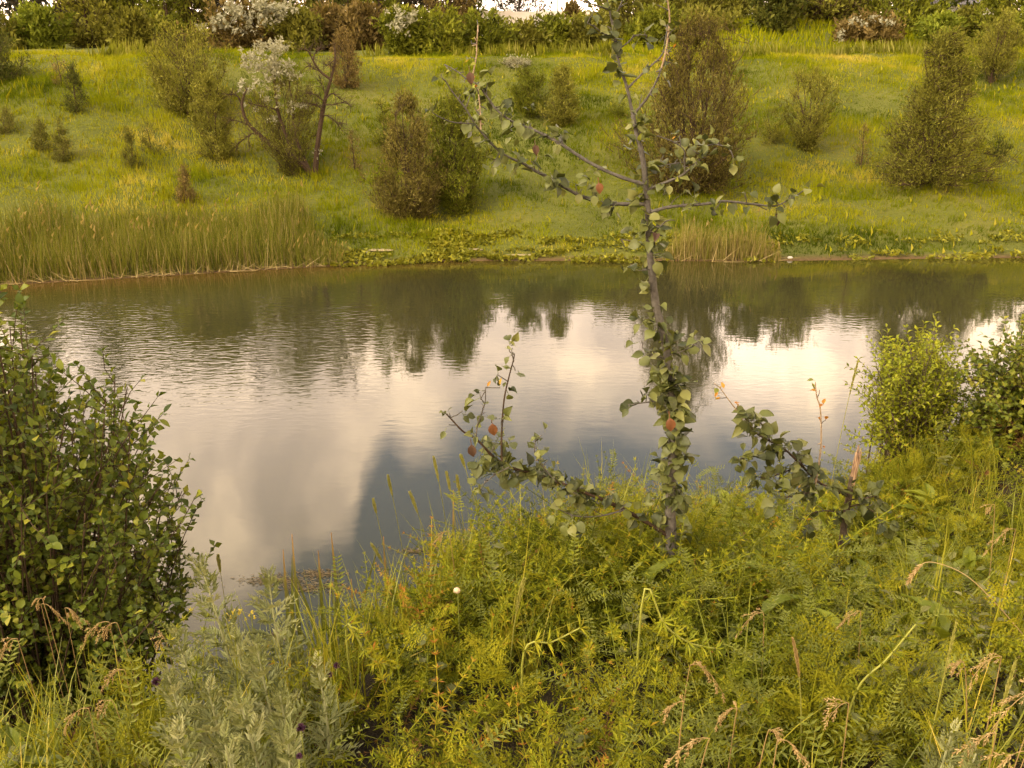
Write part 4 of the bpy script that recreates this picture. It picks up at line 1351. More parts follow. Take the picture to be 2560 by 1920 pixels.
    l3 = t.wood([(1190, 1097), (1193, 1065), (1205, 1030), (1213, 1005), (1214, 968)], YP - .22, -.02, .0036, .0018)
    l4 = t.wood([(1273, 1168), (1240, 1185), (1210, 1210), (1200, 1225)], YP - .2, -.05, .0036, .002)
    l5 = t.wood([(1390, 1205), (1360, 1170), (1338, 1135), (1338, 1100)], YP - .15, -.05, .0038, .002)
    l6 = t.wood([(1560, 1275), (1500, 1290), (1440, 1290), (1390, 1270)], YP - .05, -.14, .0050, .002)
    L = .046
    t.along(tr, .50, .66, 9, 3, L * .95, GR, spread=1.0)
    t.along(tr, .40, .52, 7, 4, L, GR, spread=1.0, droop=.5)
    t.along(tr, .15, .42, 28, 7, L * 1.05, GR, spread=1.0, droop=.55)
    t.along(tr, .02, .16, 14, 6, L * 1.05, GR, spread=1.0, droop=.4)
    t.along(tr, .64, .74, 5, 5, L, GR, spread=1.0, droop=.3)
    t.along(tr, .74, .97, 12, 4, L * .85, UPR)
    for ln in (s1, s2, s3):
        t.along(ln, .4, 1, 3, 2, L * .8, UPR)
    for ln in (s4, s5, s6):
        t.along(ln, .35, 1, 4, 2, L, GR, droop=.5)
    t.along(ld, .12, .8, 13, 3, L * .86, UPR)
    t.along(fk, .2, .9, 4, 2, L * .65, UPR)
    t.along(f2, .3, .8, 3, 1, L * .6, UPR)
    t.along(sh, .05, 1, 9, 2, L * .72, TIP, droop=-.1)
    for ln in (t1, t2, t3, t4):
        t.along(ln, .45, 1, 2, 2, L * .86, UPR)
    t.along(b1, .08, .80, 24, 3, L * .86, UPR)
    t.along(b1, .78, 1, 3, 2, L * .6, UPR)
    t.along(b1a, .5, 1, 2, 2, L * .55, UPR)
    t.along(b1b, .35, 1, 4, 2, L * .62, TIP, droop=-.2)
    t.along(b2, .05, .25, 4, 3, L * .8, UPR)
    t.along(b2, .25, .78, 17, 3, L * .86, UPR)
    t.along(b2, .9, 1, 2, 2, L * .6, TIP)
    t.along(b2a, .1, 1, 5, 1, L * .62, [('young', 2), ('lime', 3)], droop=-.2)
    t.spur(b2[int(len(b2) * .53)], np.array([0, 0, 1]), 5, L * .8, [('lime', 1)], droop=-.6)
    t.spur(b2[int(len(b2) * .40)] + np.array([.03, 0, .05]), np.array([0, 0, 1]), 4, L * .6, TIP, droop=-.5)
    t.spur(b1[int(len(b1) * .50)], np.array([0, 0, 1]), 5, L * .6, [('lime', 2), ('young', 1)], droop=-.6)
    t.along(b3, .12, .9, 15, 2, L * .86, UPR)
    t.along(b3, .9, 1, 2, 4, L * .86, UPR)
    t.along(b4, .1, .7, 9, 4, L * .86, UPR)
    t.along(b4, .75, 1, 4, 4, L * .78, GR)
    t.along(b4a, .6, 1, 3, 2, L * .6, TIP, droop=-.1)
    t.along(b4b, .2, 1, 5, 3, L * .86, UPR)
    t.along(l1, .28, .68, 18, 6, L, GR, droop=.25)
    t.along(l1, .04, .30, 10, 5, L, GR, droop=.2)
    t.along(l1, .68, .92, 5, 2, L * .8, UPR)
    t.along(l1, .93, 1, 2, 2, L * .6, TIP)
    t.along(l2, .1, .92, 8, 2, L * .86, UPR)
    t.along(l2, .98, 1, 1, 3, L * .7, TIP, droop=-.5)
    t.along(l3, .2, .9, 4, 2, L * .86, UPR)
    t.along(l3, .95, 1, 2, 3, L * .7, TIP, droop=-.5)
    t.along(l4, .2, 1, 4, 2, L * .9, GR)
    t.along(l5, .1, .7, 4, 3, L * .9, GR)
    t.along(l5, .95, 1, 1, 3, L * .7, TIP, droop=-.5)
    t.along(l6, .1, 1, 6, 4, L, GR)
    # odd coloured leaves the photograph shows
    for (x, y, k, s) in [(1672, 1040, 'red', .055), (1495, 455, 'red', .038), (1228, 1055, 'red', .05), (1940, 532, 'dead', .042), (1172, 178, 'dead', .04), (1336, 362, 'dead', .035), (1176, 1108, 'dead', .05)]:
        P = at(x, y - 12, YP - .14 if x < 1600 else YP - .08)
        R = frames(np.array([[.15, -.2, -1.0]]), np.array([[0, -1, .2]]))[0]
        put_leaf(PM[k][-1], P, R, s, t.e, b)
    t.finish(293)


pear_tree()


def broken_pear():
    YB_ = 3.75
    b = at(2108, 1330, YB_)
    b[2] = ground_z(b[0], b[1])
    t = Pear('broken_pear_sapling', b, 'pear sapling with its trunk snapped off, dark leaves on the low side branch', 102)
    ln = px_line([(2108, 1340), (2112, 1300), (2126, 1223), (2132, 1190)], YB_, 0, 14)
    ln[0] = b - np.array([0, 0, .04])
    obj('trunk', Geo().tube(ln, np.linspace(.017, .0135, 14), 8), BARK['grey'], t.e, b, True)
    # the snapped, splintered top
    sp = px_line([(2124, 1232), (2132, 1196), (2139, 1162), (2145, 1132)], YB_, 0, 10)
    m, w = new_mat('splintered_wood')
    tc = w.n('ShaderNodeTexCoord')
    mp = w.n('ShaderNodeMapping', {'Vector': tc.outputs['Object'], 'Scale': (260, 260, 14)})
    c = w.ramp(w.noise(mp.outputs[0], 1.0, 4), [(.36, (.06, .032, .016)), (.48, (.20, .11, .05)), (.62, (.42, .27, .13))])
    p_ = w.n('ShaderNodeBsdfPrincipled', {'Base Color': c, 'Roughness': .8})
    w.n('ShaderNodeOutputMaterial', {'Surface': p_.outputs[0]})
    g = Geo().tube(sp, [.0135, .014, .0145, .0145, .014, .014, .0135, .013, .0125, .012], 8)
    for k in range(9):
        o = np.array([t.r.normal(0, .006), t.r.normal(0, .006), 0])
        g.tube([sp[6] + o, sp[8] + o * 1.1, sp[9] + o * 1.2 + np.array([0, 0, t.r.uniform(.005, .035)])], [.005, .004, .0012], 4)
    obj('splintered_stub', g, m, t.e, b, True)
    a1 = t.wood([(2118, 1240), (2085, 1225), (2046, 1205), (2005, 1165), (1965, 1126), (1920, 1100), (1888, 1081), (1862, 1045)], YB_, -.25, .011, .003, 'branch', BARK['dark'])
    a2 = t.wood([(1965, 1128), (1925, 1135), (1880, 1140), (1840, 1150)], YB_ - .15, -.1, .005, .002, 'branch', BARK['dark'])
    a3 = t.wood([(2038, 1212), (2047, 1160), (2053, 1105), (2051, 1024), (2042, 992), (2038, 955)], YB_ - .1, 0, .0062, .003, 'shoot', M_SHOOT)
    a4 = t.wood([(1858, 1048), (1843, 1028), (1822, 1000), (1800, 970), (1786, 959)], YB_ - .25, -.04, .004, .002, 'shoot', M_SHOOT)
    a5 = t.wood([(2114, 1290), (2080, 1278), (2040, 1280), (2000, 1300)], YB_, -.15, .006, .002, 'branch', BARK['dark'])
    a6 = t.wood([(2116, 1270), (2150, 1262), (2185, 1280), (2210, 1300)], YB_, -.1, .006, .002, 'branch', BARK['dark'])
    a7 = t.wood([(1925, 1102), (1905, 1060), (1868, 1050)], YB_ - .2, 0, .004, .002, 'branch', BARK['dark'])
    L = .058
    for pts, dd in [([(2046, 1206), (2020, 1180), (2000, 1150), (1990, 1110)], -.1), 
                    ([(2005, 1166), (1960, 1180), (1920, 1195), (1885, 1190)], -.15), ([(2120, 1250), (2165, 1245), (2195, 1240)], .1), ([(2060, 1215), (2010, 1235), (1960, 1245)], -.2)]:
        ax_ = t.wood(pts, YB_ - .08, dd, .005, .002, 'branch', BARK['dark'])
        t.along(ax_, .15, 1, 6, 4, L, [('leaf', 6), ('roll', 1)], droop=.3)
    t.along(a1, .25, .98, 16, 5, L, [('leaf', 1)], droop=.3)
    t.along(a2, .1, 1, 7, 4, L, [('leaf', 1)], droop=.35)
    t.along(a7, .2, 1, 4, 4, L, [('leaf', 1)], droop=.2)
    t.along(a3, .35, 1, 7, 1, L * .75, TIP, droop=-.1)
    t.along(a4, .3, 1, 4, 2, L * .6, TIP, droop=0)
    t.along(a5, .1, 1, 7, 3, L, [('leaf', 1)], droop=.3)
    t.along(a6, .1, 1, 7, 3, L, [('leaf', 1)], droop=.3)
    t.along(ln, .3, .9, 3, 3, L, [('leaf', 1)], droop=.3)
    t.finish(300)


broken_pear()


# ------------------------------------------------------------------ bushes of the near bank
def inside(poly, x, y):
    n, c = len(poly), False
    for i in range(n):
        x0, y0 = poly[i]
        x1, y1 = poly[i - 1]
        if (y0 > y) != (y1 > y) and x < (x1 - x0) * (y - y0) / (y1 - y0) + x0:
            c = not c
    return c


def near_bush(name, label, base, poly, Y0, Y1, n_br, leaf, seed, mats, protos, n_parts, meshes, cat='bush', twigs=6, gap=.027, bark='dark', r0=.011, tone=.5, stems=None):
    r = np.random.default_rng(seed)
    base = np.asarray(base, float)
    e = thing(name, base, label, cat)
    wood = Geo()
    xs = [p[0] for p in poly]
    ys = [p[1] for p in poly]
    LP, LD, LT = [], [], []
    n = 0
    while n < n_br:
        x, y = r.uniform(min(xs), max(xs)), r.uniform(min(ys), max(ys))
        if not inside(poly, x, y):
            continue
        n += 1
        tip = at(x, y, r.uniform(Y0, Y1))
        root = base + np.array([r.normal(0, .10), r.normal(0, .10), 0])
        mid = root + (tip - root) * .55 + np.array([0, 0, .28 * np.linalg.norm(tip - root) * r.uniform(.3, 1)]) * np.array([1, 1, 1]) + r.normal(0, .04, 3)
        mid[2] = min(mid[2], tip[2] + .05)
        ln = bez(root, mid, tip, 9)
        wood.tube(ln, np.linspace(r0 * r.uniform(.5, 1), .0018, 9), 5)
        for k in range(twigs):
            s = r.uniform(.12, 1) ** .6
            f = s * 7.99
            i = int(f)
            o = ln[i] + (ln[i + 1] - ln[i]) * (f - i)
            d = nrm(nrm(ln[i + 1] - ln[i]) * .8 + r.normal(0, .55, 3) + np.array([0, 0, .35]))
            le = r.uniform(.09, .24) * (leaf / .036)
            en = o + d * le
            wood.tube([o, (o + en) / 2 + r.normal(0, .006, 3), en], [.0022, .0017, .001], 3)
            m = max(3, int(le / (gap * leaf / .036)))
            tt = np.linspace(.12, 1, m)
            sd = nrm(np.cross(d, r.normal(0, 1, 3)))
            for j, q in enumerate(tt):
                for sg in (-1, 1):
                    LP.append(o + (en - o) * q)
                    LD.append(d * .55 + sg * sd * .9 * (1 - .5 * q) + r.normal(0, .2, 3))
                    LT.append(r.normal(tone, .2))
                if j % 2:
                    sd = nrm(np.cross(d, sd))
    LP, LD = np.array(LP), np.array(LD)
    n = len(LP)
    R = frames(LD, np.array([0, -.25, 1.0]) + r.normal(0, .4, (n, 3)))
    S = leaf * r.uniform(.65, 1.2, n)
    # the leaves that show largest are parts of their own
    dist = np.linalg.norm(LP - CAM, axis=1)
    order = np.argsort(dist / S)
    part_ids = order[:n_parts]
    for i in part_ids:
        put_leaf(meshes[r.integers(0, len(meshes))], LP[i], R[i], S[i], e, base)
    rest = np.setdiff1d(np.arange(n), part_ids)
    lg = Geo()
    for k, pr in enumerate(protos):
        q = rest[k::len(protos)]
        lg.inst(pr, LP[q], R[q], S[q], np.clip(np.array(LT)[q], 0, 1))
    obj('foliage', lg, mats, e, base, True, kind='stuff')
    obj('stem', wood, BARK[bark], e, base, True)
    print(name, 'leaves', n)
    return e


bx = at(90, 1640, 3.05)
bx[2] = ground_z(bx[0], bx[1])
near_bush('honeysuckle_bush', 'dense dark green small leaved bush rising at the left edge beside the water', bx,
          [(-260, 700), (-60, 730), (20, 770), (80, 850), (110, 930), (160, 950), (200, 930), (255, 905), (320, 960), (350, 1000), (375, 1090), (425, 1150), (465, 1220), (480, 1330),
           (495, 1420), (485, 1500), (380, 1560), (250, 1620), (-260, 1700)],
          2.45, 3.7, 360, .036, 7, LM['bush_mix'], BUSH_P, 300, PM['bush'], twigs=9, gap=.030, tone=.58, r0=.008)
WILLOW_P = [ovate_proto(.44, .2, .25, 2, 0, .02, widest=.5), ovate_proto(.38, .3, .4, 2, 0, .02, widest=.5)]
bx = at(2270, 1190, 5.6)
bx[2] = ground_z(bx[0], bx[1])
near_bush('willow_bush', 'yellow green willow bush with bare stems showing below, right by the water', bx,
          [(2185, 915), (2215, 885), (2250, 862), (2285, 875), (2330, 855), (2365, 900), (2395, 950), (2400, 1000), (2380, 1060), (2330, 1050), (2270, 1070), (2230, 1110), (2185, 1090), (2175, 1010), (2190, 960)],
          5.2, 6.0, 170, .042, 8, LM['willow'], WILLOW_P, 0, None, twigs=6, gap=.030, r0=.009, bark='grey')
bx = at(2540, 1210, 5.4)
bx[2] = ground_z(bx[0], bx[1])
near_bush('honeysuckle_bush', 'darker green bush at the right edge, overlapping the willow bush', bx,
          [(2395, 960), (2440, 910), (2500, 890), (2520, 850), (2580, 835), (2720, 840), (2760, 1230), (2430, 1210), (2400, 1040)],
          4.8, 6.0, 210, .040, 9, LM['bush_mix'], BUSH_P[:2], 0, None, twigs=6, gap=.032, tone=.75)

# ------------------------------------------------------------------ herb layer of the near bank
def stem_line(r, L, n=9, lean=.25, wob=.03):
    a = r.uniform(0, 2 * math.pi)
    t = np.linspace(0, 1, n)
    c = np.array([math.cos(a), math.sin(a)])
    xy = c[None] * (lean * L * t[:, None] ** 1.8) + np.cumsum(r.normal(0, wob * L / n * 2, (n, 2)), 0)
    z = L * t * (1 - .12 * lean * t)
    return np.c_[xy, z]


def pt_on(ln, t):
    f = np.clip(t, 0, 1) * (len(ln) - 1.001)
    i = np.floor(f).astype(int)
    p = ln[i] + (ln[i + 1] - ln[i]) * (f - i)[:, None]
    return p, nrm(ln[i + 1] - ln[i])


def bedstraw(r, L=.42):
    """whorls of narrow leaves along scrambling stems"""
    g = Geo()
    for s in range(4):
        ln = stem_line(r, L * r.uniform(.55, 1.05), 7, r.uniform(.2, 1.3), .10)
        ln[:, 2] -= .22 * L * np.clip(np.linspace(-.6, 1, 7), 0, 1) ** 2 * r.uniform(0, 1.6)
        ln[:, :2] += r.normal(0, .03, 2)
        g.tube(ln, np.linspace(.0017, .0010, 7), 3, .42)
        nw = 12
        t = np.linspace(.22, 1, nw) ** .9
        P, D = pt_on(ln, t)
        k = 6
        for j in range(nw):
            a0 = r.uniform(0, 6.28)
            an = a0 + np.arange(k) * 2 * math.pi / k + r.normal(0, .15, k)
            u = nrm(np.cross(D[j], [.3, .9, .1]))
            v = np.cross(D[j], u)
            lift = .35 + 1.1 * max(0, t[j] - .8) * 4
            d = np.cos(an)[:, None] * u + np.sin(an)[:, None] * v + D[j] * lift + r.normal(0, .12, (k, 3))
            ll = (.029 * (1 - .55 * max(0, t[j] - .6) / .4)) * r.uniform(.75, 1.2, k)
            g.inst(DIAMOND, np.repeat(P[j][None], k, 0), frames(d, D[j]), np.stack([ll * .25, ll, ll], 1), np.clip(r.normal(.48 + .25 * (t[j] - .5), .12, k), 0, 1))
    return g.proto()


def pinnate(r, L=.12, pairs=8, ll=.024, w=.3, curl=.5):
    """one vetch leaf along +y"""
    g = Geo()
    t = np.linspace(0, 1, 4)
    ln = np.c_[np.zeros(4), L * t, -curl * L * t * t * .5]
    g.tube(ln, np.linspace(.0011, .0006, 4), 3, .5)
    q = np.linspace(.12, .97, pairs)
    P, D = pt_on(ln, q)
    for sg in (-1, 1):
        d = np.stack([np.full(pairs, sg * 1.0), np.full(pairs, .45), np.full(pairs, .18)], 1) + r.normal(0, .1, (pairs, 3))
        l2 = ll * (1 - .35 * np.abs(q - .4)) * r.uniform(.85, 1.1, pairs)
        g.inst(DIAMOND, P, frames(d, (0, 0, 1)), np.stack([l2 * w, l2, l2], 1), .5 + r.normal(0, .05, pairs))
    v, t_, a = g.arrays()
    return v, t_, a - .5


def vetch(r, L=.40):
    g = Geo()
    ln = stem_line(r, L, 9, r.uniform(.2, .6), .06)
    g.tube(ln, np.linspace(.002, .001, 9), 3, .55)
    n = 10
    t = np.linspace(.2, 1, n)
    P, D = pt_on(ln, t)
    a = np.arange(n) * 2.4 + r.uniform(0, 6)
    d = np.stack([np.cos(a), np.sin(a), np.full(n, .55)], 1) + r.normal(0, .15, (n, 3))
    for k in range(2):
        pr = pinnate(r)
        q = np.arange(n) % 2 == k
        g.inst(pr, P[q], frames(d[q], (0, 0, 1)), r.uniform(.7, 1.1, int(q.sum())), np.clip(r.normal(.5, .08, int(q.sum())), 0, 1))
    return g.proto()


def feather_leaf(r, L=.15, pairs=6, w=.22):
    """finely cut leaf along +y, tansy or yarrow like"""
    g = Geo()
    t = np.linspace(0, 1, 4)
    ln = np.c_[np.zeros(4), L * t, .10 * L * np.sin(t * 2.4) - .25 * L * t * t]
    g.tube(ln, np.linspace(.0014, .0007, 4), 3, .55)
    q = np.linspace(.2, .96, pairs)
    P, D = pt_on(ln, q)
    for sg in (-1, 1):
        for j in range(pairs):
            pl = L * .34 * math.sin(math.pi * (.12 + .80 * q[j])) * r.uniform(.85, 1.15)
            d = nrm(np.array([sg * 1.0, .55, .1]) + r.normal(0, .08, 3))
            m = 3
            s = np.linspace(.3, 1, m)
            pp = P[j] + d * (pl * s)[:, None]
            sd = np.array([-d[1], d[0], 0])
            for s2 in (-1, 1):
                dd = d * .8 + s2 * sd * .8 + r.normal(0, .12, (m, 3))
                ll = pl * .42 * (1.1 - .5 * s)
                g.inst(DIAMOND, pp, frames(dd, (0, 0, 1)), np.stack([ll * .42, ll, ll], 1), .5 + r.normal(0, .05, m))
            g.inst(DIAMOND, P[j][None], frames(d[None], (0, 0, 1)), np.array([[pl * .10, pl, pl]]), .5)
    v, t_, a = g.arrays()
    return v, t_, a - .5


def tansy(r, L=.34):
    g = Geo()
    ln = stem_line(r, L, 8, r.uniform(.05, .35), .03)
    g.tube(ln, np.linspace(.003, .0016, 8), 4, .55)
    n = 7
    t = np.linspace(.12, 1, n)
    P, D = pt_on(ln, t)
    a = np.arange(n) * 2.4 + r.uniform(0, 6)
    d = np.stack([np.cos(a), np.sin(a), .5 + 1.3 * t ** 2], 1) + r.normal(0, .12, (n, 3))
    pr = feather_leaf(r)
    g.inst(pr, P, frames(d, (0, 0, 1)), np.interp(t, [0, .5, 1], [1.0, 1.0, .5]), np.clip(r.normal(.5, .08, n), 0, 1))
    return g.proto()


def wormwood_leaf(r, L=.062):
    g = Geo()
    q = np.linspace(.30, 1, 5)
    P = np.c_[np.zeros(5), L * q, -.2 * L * q * q]
    g.tube([(0, 0, 0), (0, L * .5, 0), (0, L, 0)], [.0012, .001, .0006], 3, .5)
    for sg in (-1, 1):
        d = np.stack([np.full(5, sg * .8), np.full(5, .75), r.normal(.15, .15, 5)], 1)
        ll = L * .52 * (1.1 - .4 * q)
        g.inst(DIAMOND, P - np.array([0, L * .12, 0]), frames(d, (0, 0, 1)), np.stack([ll * .30, ll * 1.15, ll], 1), .5 + r.normal(0, .14, 5))
        g.inst(DIAMOND, P + d * (ll * .3)[:, None], frames(d + np.array([0, .8, .2]), (0, 0, 1)), np.stack([ll * .28, ll * .85, ll], 1), .5 + r.normal(0, .06, 5))
    g.inst(DIAMOND, np.array([[0, L * .8, 0]]), frames(np.array([[0, 1., 0]]), (0, 0, 1)), np.array([[L * .12, L * .45, L]]), .55)
    v, t_, a = g.arrays()
    return v, t_, a - .5


def wormwood_geo(r, ln, dens=34, size=1.0):
    """stem and grey cut leaves, crowded at the tip; positions are the caller's"""
    w, g = Geo(), Geo()
    w.tube(ln, np.linspace(.0042, .0018, len(ln)) * size ** .5, 5, .5)
    t = np.linspace(.08, 1, dens) ** .85
    P, D = pt_on(ln, t)
    a = np.arange(dens) * 2.4 + r.uniform(0, 6)
    u = nrm(np.cross(D, [.3, .9, .12]))
    v = np.cross(D, u)
    d = np.cos(a)[:, None] * u + np.sin(a)[:, None] * v + D * np.interp(t, [0, .7, 1], [.45, .8, 2.4])[:, None] + r.normal(0, .15, (dens, 3))
    sc = np.interp(t, [0, .5, .85, 1], [1.15, 1.1, .8, .45]) * size * r.uniform(.85, 1.15, dens)
    for k in range(3):
        pr = wormwood_leaf(r)
        q = np.arange(dens) % 3 == k
        g.inst(pr, P[q], frames(d[q], D[q] + np.array([0, 0, .3])), sc[q], np.clip(r.normal(.5, .2, int(q.sum())), 0, 1))
    return w, g


def broad_herb(r, n=8, L=.16, w=.3):
    g = Geo()
    a = np.arange(n) * 2.4 + r.uniform(0, 6)
    d = np.stack([np.cos(a), np.sin(a), r.uniform(.4, 1.3, n)], 1)
    for k in range(n):
        pr = ovate_proto(w * r.uniform(.8, 1.2), .25, r.uniform(.4, .9), 5, .25, .04)
        g.inst(pr, np.zeros((1, 3)) + np.array([0, 0, .04 + .02 * k]), frames(d[k:k + 1], (0, 0, 1)), L * r.uniform(.6, 1.1), np.clip(r.normal(.5, .1), 0, 1))
    return g.proto()


def ivy_herb(r, L=.3, leaf=.045):
    """stem with alternate small broad leaves"""
    g = Geo()
    ln = stem_line(r, L, 8, r.uniform(.2, .7), .05)
    g.tube(ln, np.linspace(.002, .001, 8), 3, .4)
    n = 14
    t = np.linspace(.15, 1, n)
    P, D = pt_on(ln, t)
    a = np.arange(n) * 2.4
    d = np.stack([np.cos(a), np.sin(a), np.full(n, .4)], 1) + r.normal(0, .2, (n, 3))
    pr = ovate_proto(.7, .2, .4, 3, .25, .03)
    g.inst(pr, P, frames(d, (0, 0, 1)), leaf * r.uniform(.7, 1.15, n), np.clip(r.normal(.5, .12, n), 0, 1))
    return g.proto()


def grass_tuft(r, n=16, L=.45):
    g = Geo()
    for k in range(n):
        b = blade_proto(r.uniform(.25, 1.3), 4)
        l_ = L * r.uniform(.45, 1.1)
        g.inst(b, np.array([[r.normal(0, .02), r.normal(0, .02), 0]]), yaw_tilt(1, .18, r), np.array([[.006 * r.uniform(.6, 1.3), l_, l_]]), np.clip(r.normal(.5, .14), 0, 1))
    return g.proto()


HM = {
    'bedstraw': leaf_mat('bedstraw_leaf', [(0, (0.044, 0.051, 0.005)), (.35, (0.123, 0.139, 0.008)), (.62, (0.224, 0.228, 0.012)), (.86, (0.334, 0.274, 0.018)), (1, (0.334, 0.149, 0.027))], transl=.24, rough=.5, spec=.08, patch=.26, pscale=1.8),
    'tansy': leaf_mat('feathery_leaf', [(0, (0.084, 0.087, 0.005)), (.5, (0.202, 0.193, 0.008)), (1, (0.362, 0.315, 0.016))], transl=.24, rough=.5, spec=.08, patch=.2, pscale=2.5),
    'vetch': leaf_mat('vetch_leaf', [(0, (0.067, 0.077, 0.012)), (.5, (0.149, 0.161, 0.021)), (1, (0.267, 0.265, 0.042))], transl=.3, rough=.5, spec=.16, patch=.1),
    'broad': leaf_mat('broad_herb_leaf', [(0, (0.076, 0.095, 0.008)), (.5, (0.183, 0.204, 0.014)), (1, (0.335, 0.336, 0.030))], transl=.35, rough=.45, spec=.2, patch=.1),
    'ivy': leaf_mat('trailing_leaf', [(0, (0.047, 0.053, 0.011)), (.5, (0.108, 0.110, 0.020)), (1, (0.203, 0.188, 0.039))], transl=.25, rough=.42, spec=.25, patch=.1),
    'grass': leaf_mat('near_grass', [(0, (0.107, 0.120, 0.007)), (.5, (0.229, 0.233, 0.014)), (.85, (0.382, 0.320, 0.023)), (1, (0.639, 0.452, 0.077))], transl=.35, rough=.5, spec=.3),
    'litter': leaf_mat('dead_stems', [(0, (0.055, 0.028, 0.010)), (.5, (0.14, 0.070, 0.020)), (1, (0.30, 0.17, 0.05))], transl=.15, rough=.8, spec=.1),
    'wormwood': leaf_mat('wormwood_leaf', [(0, (0.091, 0.100, 0.026)), (.5, (0.194, 0.202, 0.062)), (1, (0.348, 0.333, 0.144))], transl=.25, rough=.6, spec=.25),
    'wormstem': leaf_mat('wormwood_stem', [(0, (0.22, 0.22, 0.09)), (1, (0.34, 0.33, 0.15))], transl=.0, rough=.6),
    'straw': leaf_mat('dry_panicle', [(0, (0.240, 0.144, 0.043)), (.5, (0.400, 0.274, 0.105)), (1, (0.560, 0.426, 0.205))], transl=.25, rough=.65, spec=.2),
    'spike': leaf_mat('green_spike', [(0, (0.18, 0.18, 0.03)), (.5, (0.32, 0.30, 0.06)), (1, (0.55, 0.48, 0.18))], transl=.25, rough=.6, spec=.2),
}

rs = np.random.default_rng(42)


def near_points(n, y0=.95, y1=7.4):
    """spots on the near bank in and around the view"""
    X = rs.uniform(-3.4, 5.8, n)
    Y = rs.uniform(y0, y1, n)
    k = (np.abs(X) < .9 + Y * .72) & (Y < near_edge(X) + 1.2)
    return X[k], Y[k]


def cover(name, label, protos, mat, n, weight, scale=(.75, 1.2), tilt=.16, tone=(.5, .12), y1=7.4, sink=.02):
    X, Y = near_points(n, y1=y1)
    w = weight(X, Y)
    over = np.clip((Y - near_edge(X) - .1) / .7, 0, 1)
    k = rs.uniform(size=len(X)) < w * (1 - .6 * over)
    X, Y = X[k], Y[k]
    g = Geo()
    m = len(X)
    which = rs.integers(0, len(protos), m)
    P = np.stack([X, Y, ground_z(X, Y) - sink], 1)
    for i, pr in enumerate(protos):
        q = which == i
        c = int(q.sum())
        g.inst(pr, P[q], yaw_tilt(c, tilt, rs), rs.uniform(scale[0], scale[1], c), np.clip(rs.normal(tone[0], tone[1], c), 0, 1))
    print(name, m, 'plants', sum(len(t) for t in g.T), 'tris')
    return obj(name, g, mat, kind='stuff', label=label, cat='ground cover')


def PXY(X, Y):
    P = np.stack([X, Y, ground_z(X, Y) + .35], -1)
    u, v, d = project(P)
    return u, v


def hollow(u, v):
    return np.clip(1.15 - np.exp(-((u - 1640) / 200) ** 2 - ((v - 1725) / 80) ** 2) - .8 * np.exp(-((u - 2000) / 90) ** 2 - ((v - 1560) / 60) ** 2), 0, 1)


def w_bed(X, Y):
    u, v = PXY(X, Y)
    c = np.exp(-((u - 1450) / 520) ** 2) * np.clip((2050 - v) / 300, .25, 1)
    c = c + .7 * np.exp(-((u - 2420) / 260) ** 2 - ((v - 1180) / 160) ** 2)
    return np.clip(.12 + .95 * c, 0, 1) * hollow(u, v) * np.clip(.25 + 2.2 * (vnoise(X * 2.6, Y * 2.6, 14) - .25), .12, 1)


def w_tansy(X, Y):
    u, v = PXY(X, Y)
    c = .25 + .9 * np.exp(-((u - 2480) / 260) ** 2 - ((v - 1200) / 170) ** 2) + .75 * np.clip((v - 1500) / 250, 0, 1) + .5 * np.exp(-((u - 2150) / 420) ** 2)
    return np.clip(c, 0, 1) * hollow(u, v) * (vnoise(X * 2.3 + 9, Y * 2.3, 15) > .38)


def w_vetch(X, Y):
    u, v = PXY(X, Y)
    return np.clip(.18 + .55 * np.exp(-((u - 2050) / 420) ** 2 - ((v - 1600) / 260) ** 2), 0, 1)


def w_broad(X, Y):
    u, v = PXY(X, Y)
    return np.clip(.02 + .5 * np.exp(-((u - 2150) / 330) ** 2 - ((v - 1270) / 130) ** 2) + .3 * np.exp(-((u - 120) / 200) ** 2 - ((v - 1800) / 200) ** 2), 0, 1)


def w_ivy(X, Y):
    u, v = PXY(X, Y)
    return np.clip(.05 + .9 * np.exp(-((u - 2430) / 180) ** 2 - ((v - 1500) / 170) ** 2) + .5 * np.exp(-((u - 150) / 240) ** 2 - ((v - 1650) / 140) ** 2), 0, 1)


def w_grass(X, Y):
    u, v = PXY(X, Y)
    return np.clip(.22 + .6 * np.exp(-((u - 2450) / 250) ** 2 - ((v - 1180) / 170) ** 2) + .5 * np.exp(-((u - 900) / 330) ** 2 - ((v - 1420) / 170) ** 2) + .35 * np.exp(-((u - 150) / 260) ** 2), 0, 1)


cover('bedstraw_cover', 'yellow green whorled bedstraw tangle covering the middle of the near bank', [bedstraw(rs) for i in range(7)], HM['bedstraw'], 9500, w_bed, tilt=.30, tone=(.48, .17))
cover('tansy_cover', 'finely cut bright green herbs carpeting the near bank', [tansy(rs) for i in range(6)], HM['tansy'], 2300, w_tansy, (.65, 1.15))
cover('vetch_cover', 'blue green vetch with ladder like leaves among the herbs', [vetch(rs) for i in range(6)], HM['vetch'], 4200, w_vetch, tilt=.3)
cover('broad_herb_cover', 'broad leaved herbs on the right of the near bank', [broad_herb(rs) for i in range(5)], HM['broad'], 3400, w_broad)
cover('trailing_cover', 'dull green small leaved trailing plants near the right edge', [ivy_herb(rs) for i in range(5)], HM['ivy'], 5200, w_ivy, tilt=.3)
cover('grass_cover', 'thin grass blades growing through the near bank herbs', [grass_tuft(rs) for i in range(6)], HM['grass'], 3400, w_grass)
cover('dead_litter', 'rusty brown dead stems under the living herbs', [bedstraw(rs, .30) for i in range(3)], HM['litter'], 1300, lambda X, Y: .30 + .6 * (1 - hollow(*PXY(X, Y))), tilt=.8, scale=(.6, 1.0))

